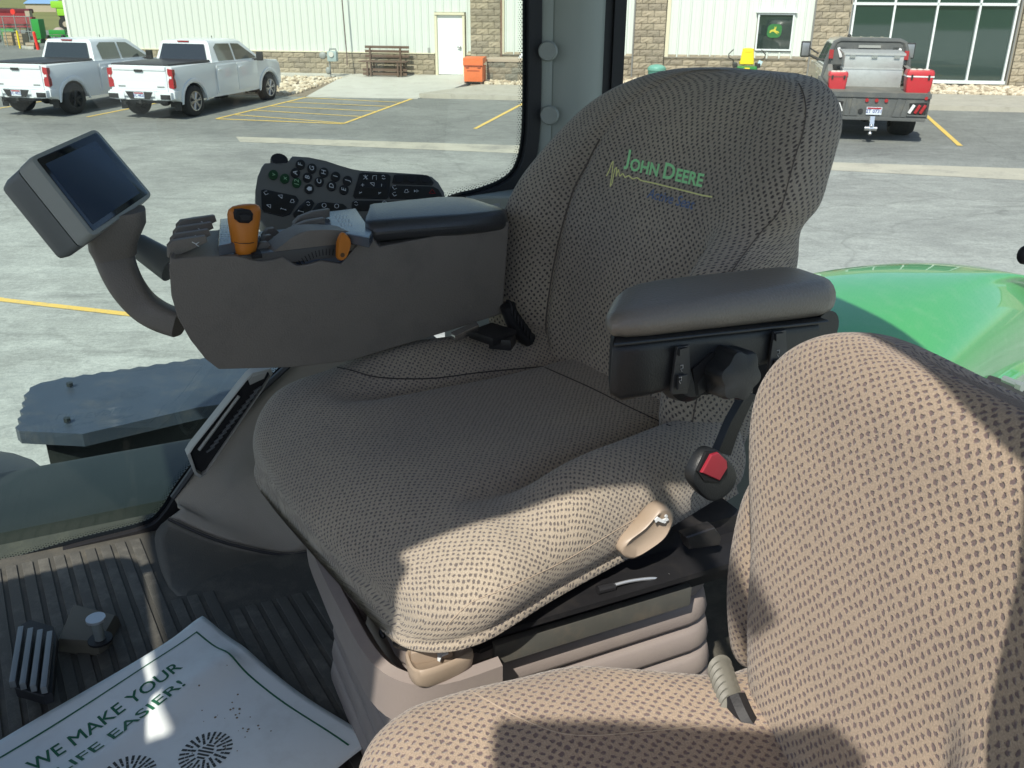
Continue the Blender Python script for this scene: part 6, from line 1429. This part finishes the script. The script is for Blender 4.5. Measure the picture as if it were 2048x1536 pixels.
def round_key(x, y, ch, m=M_key, rx=45, ry=45, col=None):
    o = key('key', [(x+rx*math.cos(a), y+ry*math.sin(a)) for a in [2*PI*k/20 for k in range(20)]], m, d=.0028)
    if ch:
        me = text_mesh(ch, 1.); X0 = KP(x, y, .0034); ey = (KP(x+30, y+8)-KP(x, y)); ex = (KP(x, y-30)-KP(x, y)); 
        # letters lie on their side: their tops point to the rear of the tractor
        for v in me.vertices: v.co = LW(X0+ex*(v.co.x*2.1)+ey*(-v.co.y*2.0))
        link('legend', me, col or M_icon, o)
    return o
for ch, x, y in (('F', 563, 178), ('G', 670, 214), ('H', 780, 252), ('I', 890, 290), ('J', 1000, 328), ('A', 516, 256), ('B', 628, 298), ('C', 738, 338), ('D', 853, 378), ('E', 968, 412)): round_key(x, y, ch)
M_kg = mat('key_green', (.012, .06, .02), .35); M_lg = mat('legend_green', (.35, .6, .35), .5)
round_key(310, 273, 'v', M_kg, col=M_lg); round_key(417, 308, 'x', M_kg, col=M_lg); round_key(528, 348, '12', M_kg, col=M_lg); hk = round_key(645, 405, None)
key('symbol', [(620, 405), (640, 385), (668, 392), (668, 420), (640, 425), (630, 415)], M_icon, hk, .0036, .001, 0)
pads = [[(195, 420), (225, 408), (520, 470), (548, 510), (530, 545), (465, 640), (400, 660), (220, 620), (200, 590)], [(620, 505), (670, 505), (695, 540), (640, 640), (560, 675), (500, 665), (495, 630), (560, 560)], [(720, 540), (770, 526), (960, 545), (1000, 580), (960, 620), (780, 640), (640, 650), (660, 620)],
 [(1110, 265), (1140, 253), (1380, 268), (1405, 290), (1385, 480), (1365, 497), (1070, 490), (1052, 470)], [(1430, 280), (1460, 270), (1700, 275), (1760, 285), (1808, 350), (1790, 368), (1440, 358), (1416, 345)], [(1400, 385), (1430, 372), (1800, 384), (1850, 410), (1890, 480), (1870, 496), (1400, 494), (1385, 470)], [(1042, 530), (1070, 514), (1600, 518), (1600, 600), (1060, 610), (1040, 590)]]
po = [key('key_pad', p, M_key, d=.0026, bev=.0015) for p in pads]
def sym(par, x, y, kind, m=M_icon, s=1.):
    segs = {'plus': [((-14, 0), (14, 0)), ((0, -14), (0, 14))], 'minus': [((0, -12), (0, 12))], 'skip': [((-12, -8), (0, 0)), ((0, 0), (12, -8)), ((-12, 8), (0, 0))], 'note': [((-18, -18), (16, -22)), ((-18, -18), (-22, 14)), ((16, -22), (14, 18))], 'cross': [((-20, -18), (20, 18)), ((-20, 18), (20, -18)), ((-6, -22), (8, 22))], 'rot': [((-16, -10), (0, -18)), ((0, -18), (14, -6)), ((-12, 8), (2, 18)), ((2, 18), (18, 10))],
     'tri': [((-30, 12), (0, -24)), ((0, -24), (28, 16)), ((28, 16), (-30, 12))], 'wedge': [((-20, -18), (16, 12)), ((16, 12), (18, -20)), ((18, -20), (-20, -18))], 'hook': [((-22, -12), (-4, 14)), ((-4, 14), (20, 2)), ((-14, -20), (10, -22))], 'circ': [((20*math.cos(a), 20*math.sin(a)), (20*math.cos(a+.8), 20*math.sin(a+.8))) for a in [.785*k for k in range(8)]], 'lock': [((-24, -4), (20, 8)), ((-20, -10), (-28, 2)), ((20, 4), (24, 14))], 'lamp': [((-16, 0), (-30, -10)), ((-16, 0), (-30, 0)), ((-16, 0), (-30, 10)), ((-4, -14), (-4, 14)), ((-4, 0), (16, 0))], 'trac': [((-20, 14), (-8, -14)), ((-8, -14), (10, -14)), ((10, -14), (12, 4)), ((12, 4), (24, 8)), ((-14, 16), (18, 16))]}[kind]
    bb = BL()
    for a, b in segs: bb.tube([KP(x+a[0]*s, y+a[1]*s, .0034), KP(x+b[0]*s, y+b[1]*s, .0034)], .00055*max(1, s*.8), 4)
    bb.obj('symbol', m, par)
for a in ((po[3], 1170, 300, 'cross'), (po[3], 1255, 305, 'note'), (po[3], 1335, 300, 'rot'), (po[3], 1142, 372, 'plus'), (po[3], 1232, 370, 'wedge'), (po[3], 1318, 374, 'minus'), (po[3], 1122, 445, 'skip'), (po[3], 1300, 448, 'skip'), (po[5], 1440, 400, 'hook'), (po[5], 1440, 462, 'hook'), (po[5], 1550, 428, 'trac'), (po[5], 1650, 428, 'lamp'),
 (po[0], 243, 450, 'hook'), (po[0], 375, 485, 'wedge'), (po[0], 487, 520, 'trac'), (po[0], 268, 575, 'wedge'), (po[0], 405, 595, 'lock'), (po[1], 635, 545, 'rot'), (po[1], 568, 615, 'lock'), (po[2], 783, 562, 'circ'), (po[2], 900, 568, 'circ'), (po[6], 1080, 545, 'rot'), (po[6], 1345, 540, 'circ')): sym(*a)
sym(po[5], 1790, 436, 'tri', mat('legend_red', (.35, .01, .01), .5))
for x in (1485, 1605, 1725): key('round_button', [(x+45*math.cos(a), 313+36*math.sin(a)) for a in [2*PI*k/20 for k in range(20)]], M_rub, po[4], .0038, .003)
for (x0, x1) in ((1105, 1360),): key('bar_key', [(x0+10, 345), (x1, 350), (x1, 402), (x0, 398)], M_rub, po[3], .0030, .002)
R = []
dial = BL(); a0, a1 = KP(300, 150, -.012), KP(430, 165, -.012); 
dc = KP(365, 165, -.010); 
dial.loft([[dc+((a1-a0).normalized()*math.cos(t)+(KP(365, 60)-KP(365, 160)).normalized()*math.sin(t))*.0165*s_*(1+.03*math.cos(20*t))+KN*h_ for t in [2*PI*k/80 for k in range(80)]] for s_, h_ in ((.9, -.010), (1, -.008), (1, .008), (.9, .010))])
dial.obj('dial', M_rub, kp, ang=40)
BL().box(HV(700, 520, 1.62), (.5, .08, .06)).obj('keypad_stalk', M_con, kp)
# ---- monitor
mo = root('display_monitor', (-.1, 1.5, 2.7), 'square touchscreen monitor on a curved stalk at the left', 'monitor')
az, el = math.radians(324), math.radians(31)
MN = Vector((math.cos(az)*math.cos(el), math.sin(az)*math.cos(el), math.sin(el))); MD = MN.dot(HV(186, 360, 1.5))
def MP(x, y, d=0): return hit(x, y, MN, MD+d)
c4 = [MP(x, y) for x, y in ((64, 318), (191, 262), (300, 390), (184, 470))]
cc = sum(c4, Vector())/4
def rquad(c4, s, d, rr=.08):
    """rounded quad"""
    out = []
    for i in range(4):
        p0, p1, p2 = c4[i-1], c4[i], c4[(i+1) % 4]
        a = p1.lerp(p0, rr); b = p1.lerp(p2, rr)
        for k in range(5):
            t = k/4; out.append((a*(1-t)**2+p1*2*t*(1-t)+b*t*t))
    c = sum(out, Vector())/len(out); return [c+(p-c)*s+MN*d for p in out]
M_mon = mat('monitor_grey', (.36, .37, .33), .45, var=.03, bump=.1, bscale=500); M_mon2 = mat('monitor_back', (.17, .18, .17), .45, var=.04)
SL = (c4[0]-c4[1]).normalized()*.020+(c4[3]-c4[0]).normalized()*.006
BL().loft([[p+v_ for p in rquad(c4, s_, d_)] for s_, d_, v_ in ((1.0, -.022, SL*.55), (1.05, -.020, SL*.5), (1.06, -.004, SL*.05), (1.045, .001, Vector()), (1.0, .002, Vector()))]).obj('bezel', M_mon, mo, ang=35)
BL().loft([[p+SL*k_ for p in rquad(c4, s_, d_)] for s_, d_, k_ in ((.82, -.062, 1.0), (.98, -.058, 1.0), (1.03, -.045, .95), (1.04, -.022, .55))]).obj('rear_shell', M_mon2, mo, ang=35)
BL().loft([rquad(c4, s_, d_, .03) for s_, d_ in ((.95, .0), (.95, .0028), (.94, .003))]).obj('screen_glass', mat('screen_glass', (.006, .010, .016), .08, spec=.8, coat=.3), mo)
sc4 = [cc+(p-cc)*.80+(c4[3]-c4[0])*.01+(c4[0]-c4[1])*.03 for p in c4]
BL().loft([rquad(sc4, 1, d_, .01) for d_ in (.003, .0034)]).obj('screen', mat('lcd', (.018, .035, .075), .16, spec=.8, coat=.2, var=.2, vscale=5), mo)
frame(25)
stalk = [(MP(226, 440, -.045), .036, .026), (MP(232, 480, -.05), .031, .024), (MP(238, 510, -.05), .027, .022)]
def sec_(c, d, up, a, b): 
    sd_ = d.cross(up).normalized(); u2 = sd_.cross(d).normalized(); return [c+sd_*x+u2*y for x, y in rrect(2*a, 2*b, min(a, b)*.6, 4)]
V0 = MP(240, 505, -.05).y
cs = [HV(232, 452, V0), HV(226, 490, V0), HV(232, 520, V0)]
BL().loft([sec_(c, Vector((.1, 0, -1)), Vector((0, 1, 0)), a, b) for c, a, b in ((cs[0]+Vector((0, 0, .02)), .046, .03), (cs[0], .044, .03), (cs[1], .036, .027), (HV(231, 512, V0), .031, .025))]).obj('stalk_collar', M_con, mo, ang=50)
path = [(228, 512, V0), (240, 545, V0-.01), (258, 578, V0-.02), (285, 610, V0-.03), (318, 632, V0-.05), (360, 648, V0-.07)]
pts = cat([HV(*p) for p in path], 4); R = []
for i, p in enumerate(pts):
    d = (pts[min(i+1, len(pts)-1)]-pts[max(i-1, 0)]); w_ = lerp(.033, .023, i/(len(pts)-1)); R.append(sec_(p, d, Vector((0, 1, 0)), w_*.9, .022))
BL().loft(R).obj('stalk', M_con, mo, ang=50)
BL().cyl(HV(275, 490, V0+.06), HV(345, 535, V0+.02), .020, .026, 20).sph(HV(272, 488, V0+.06), .018).obj('joint_cover', M_mon2, mo)
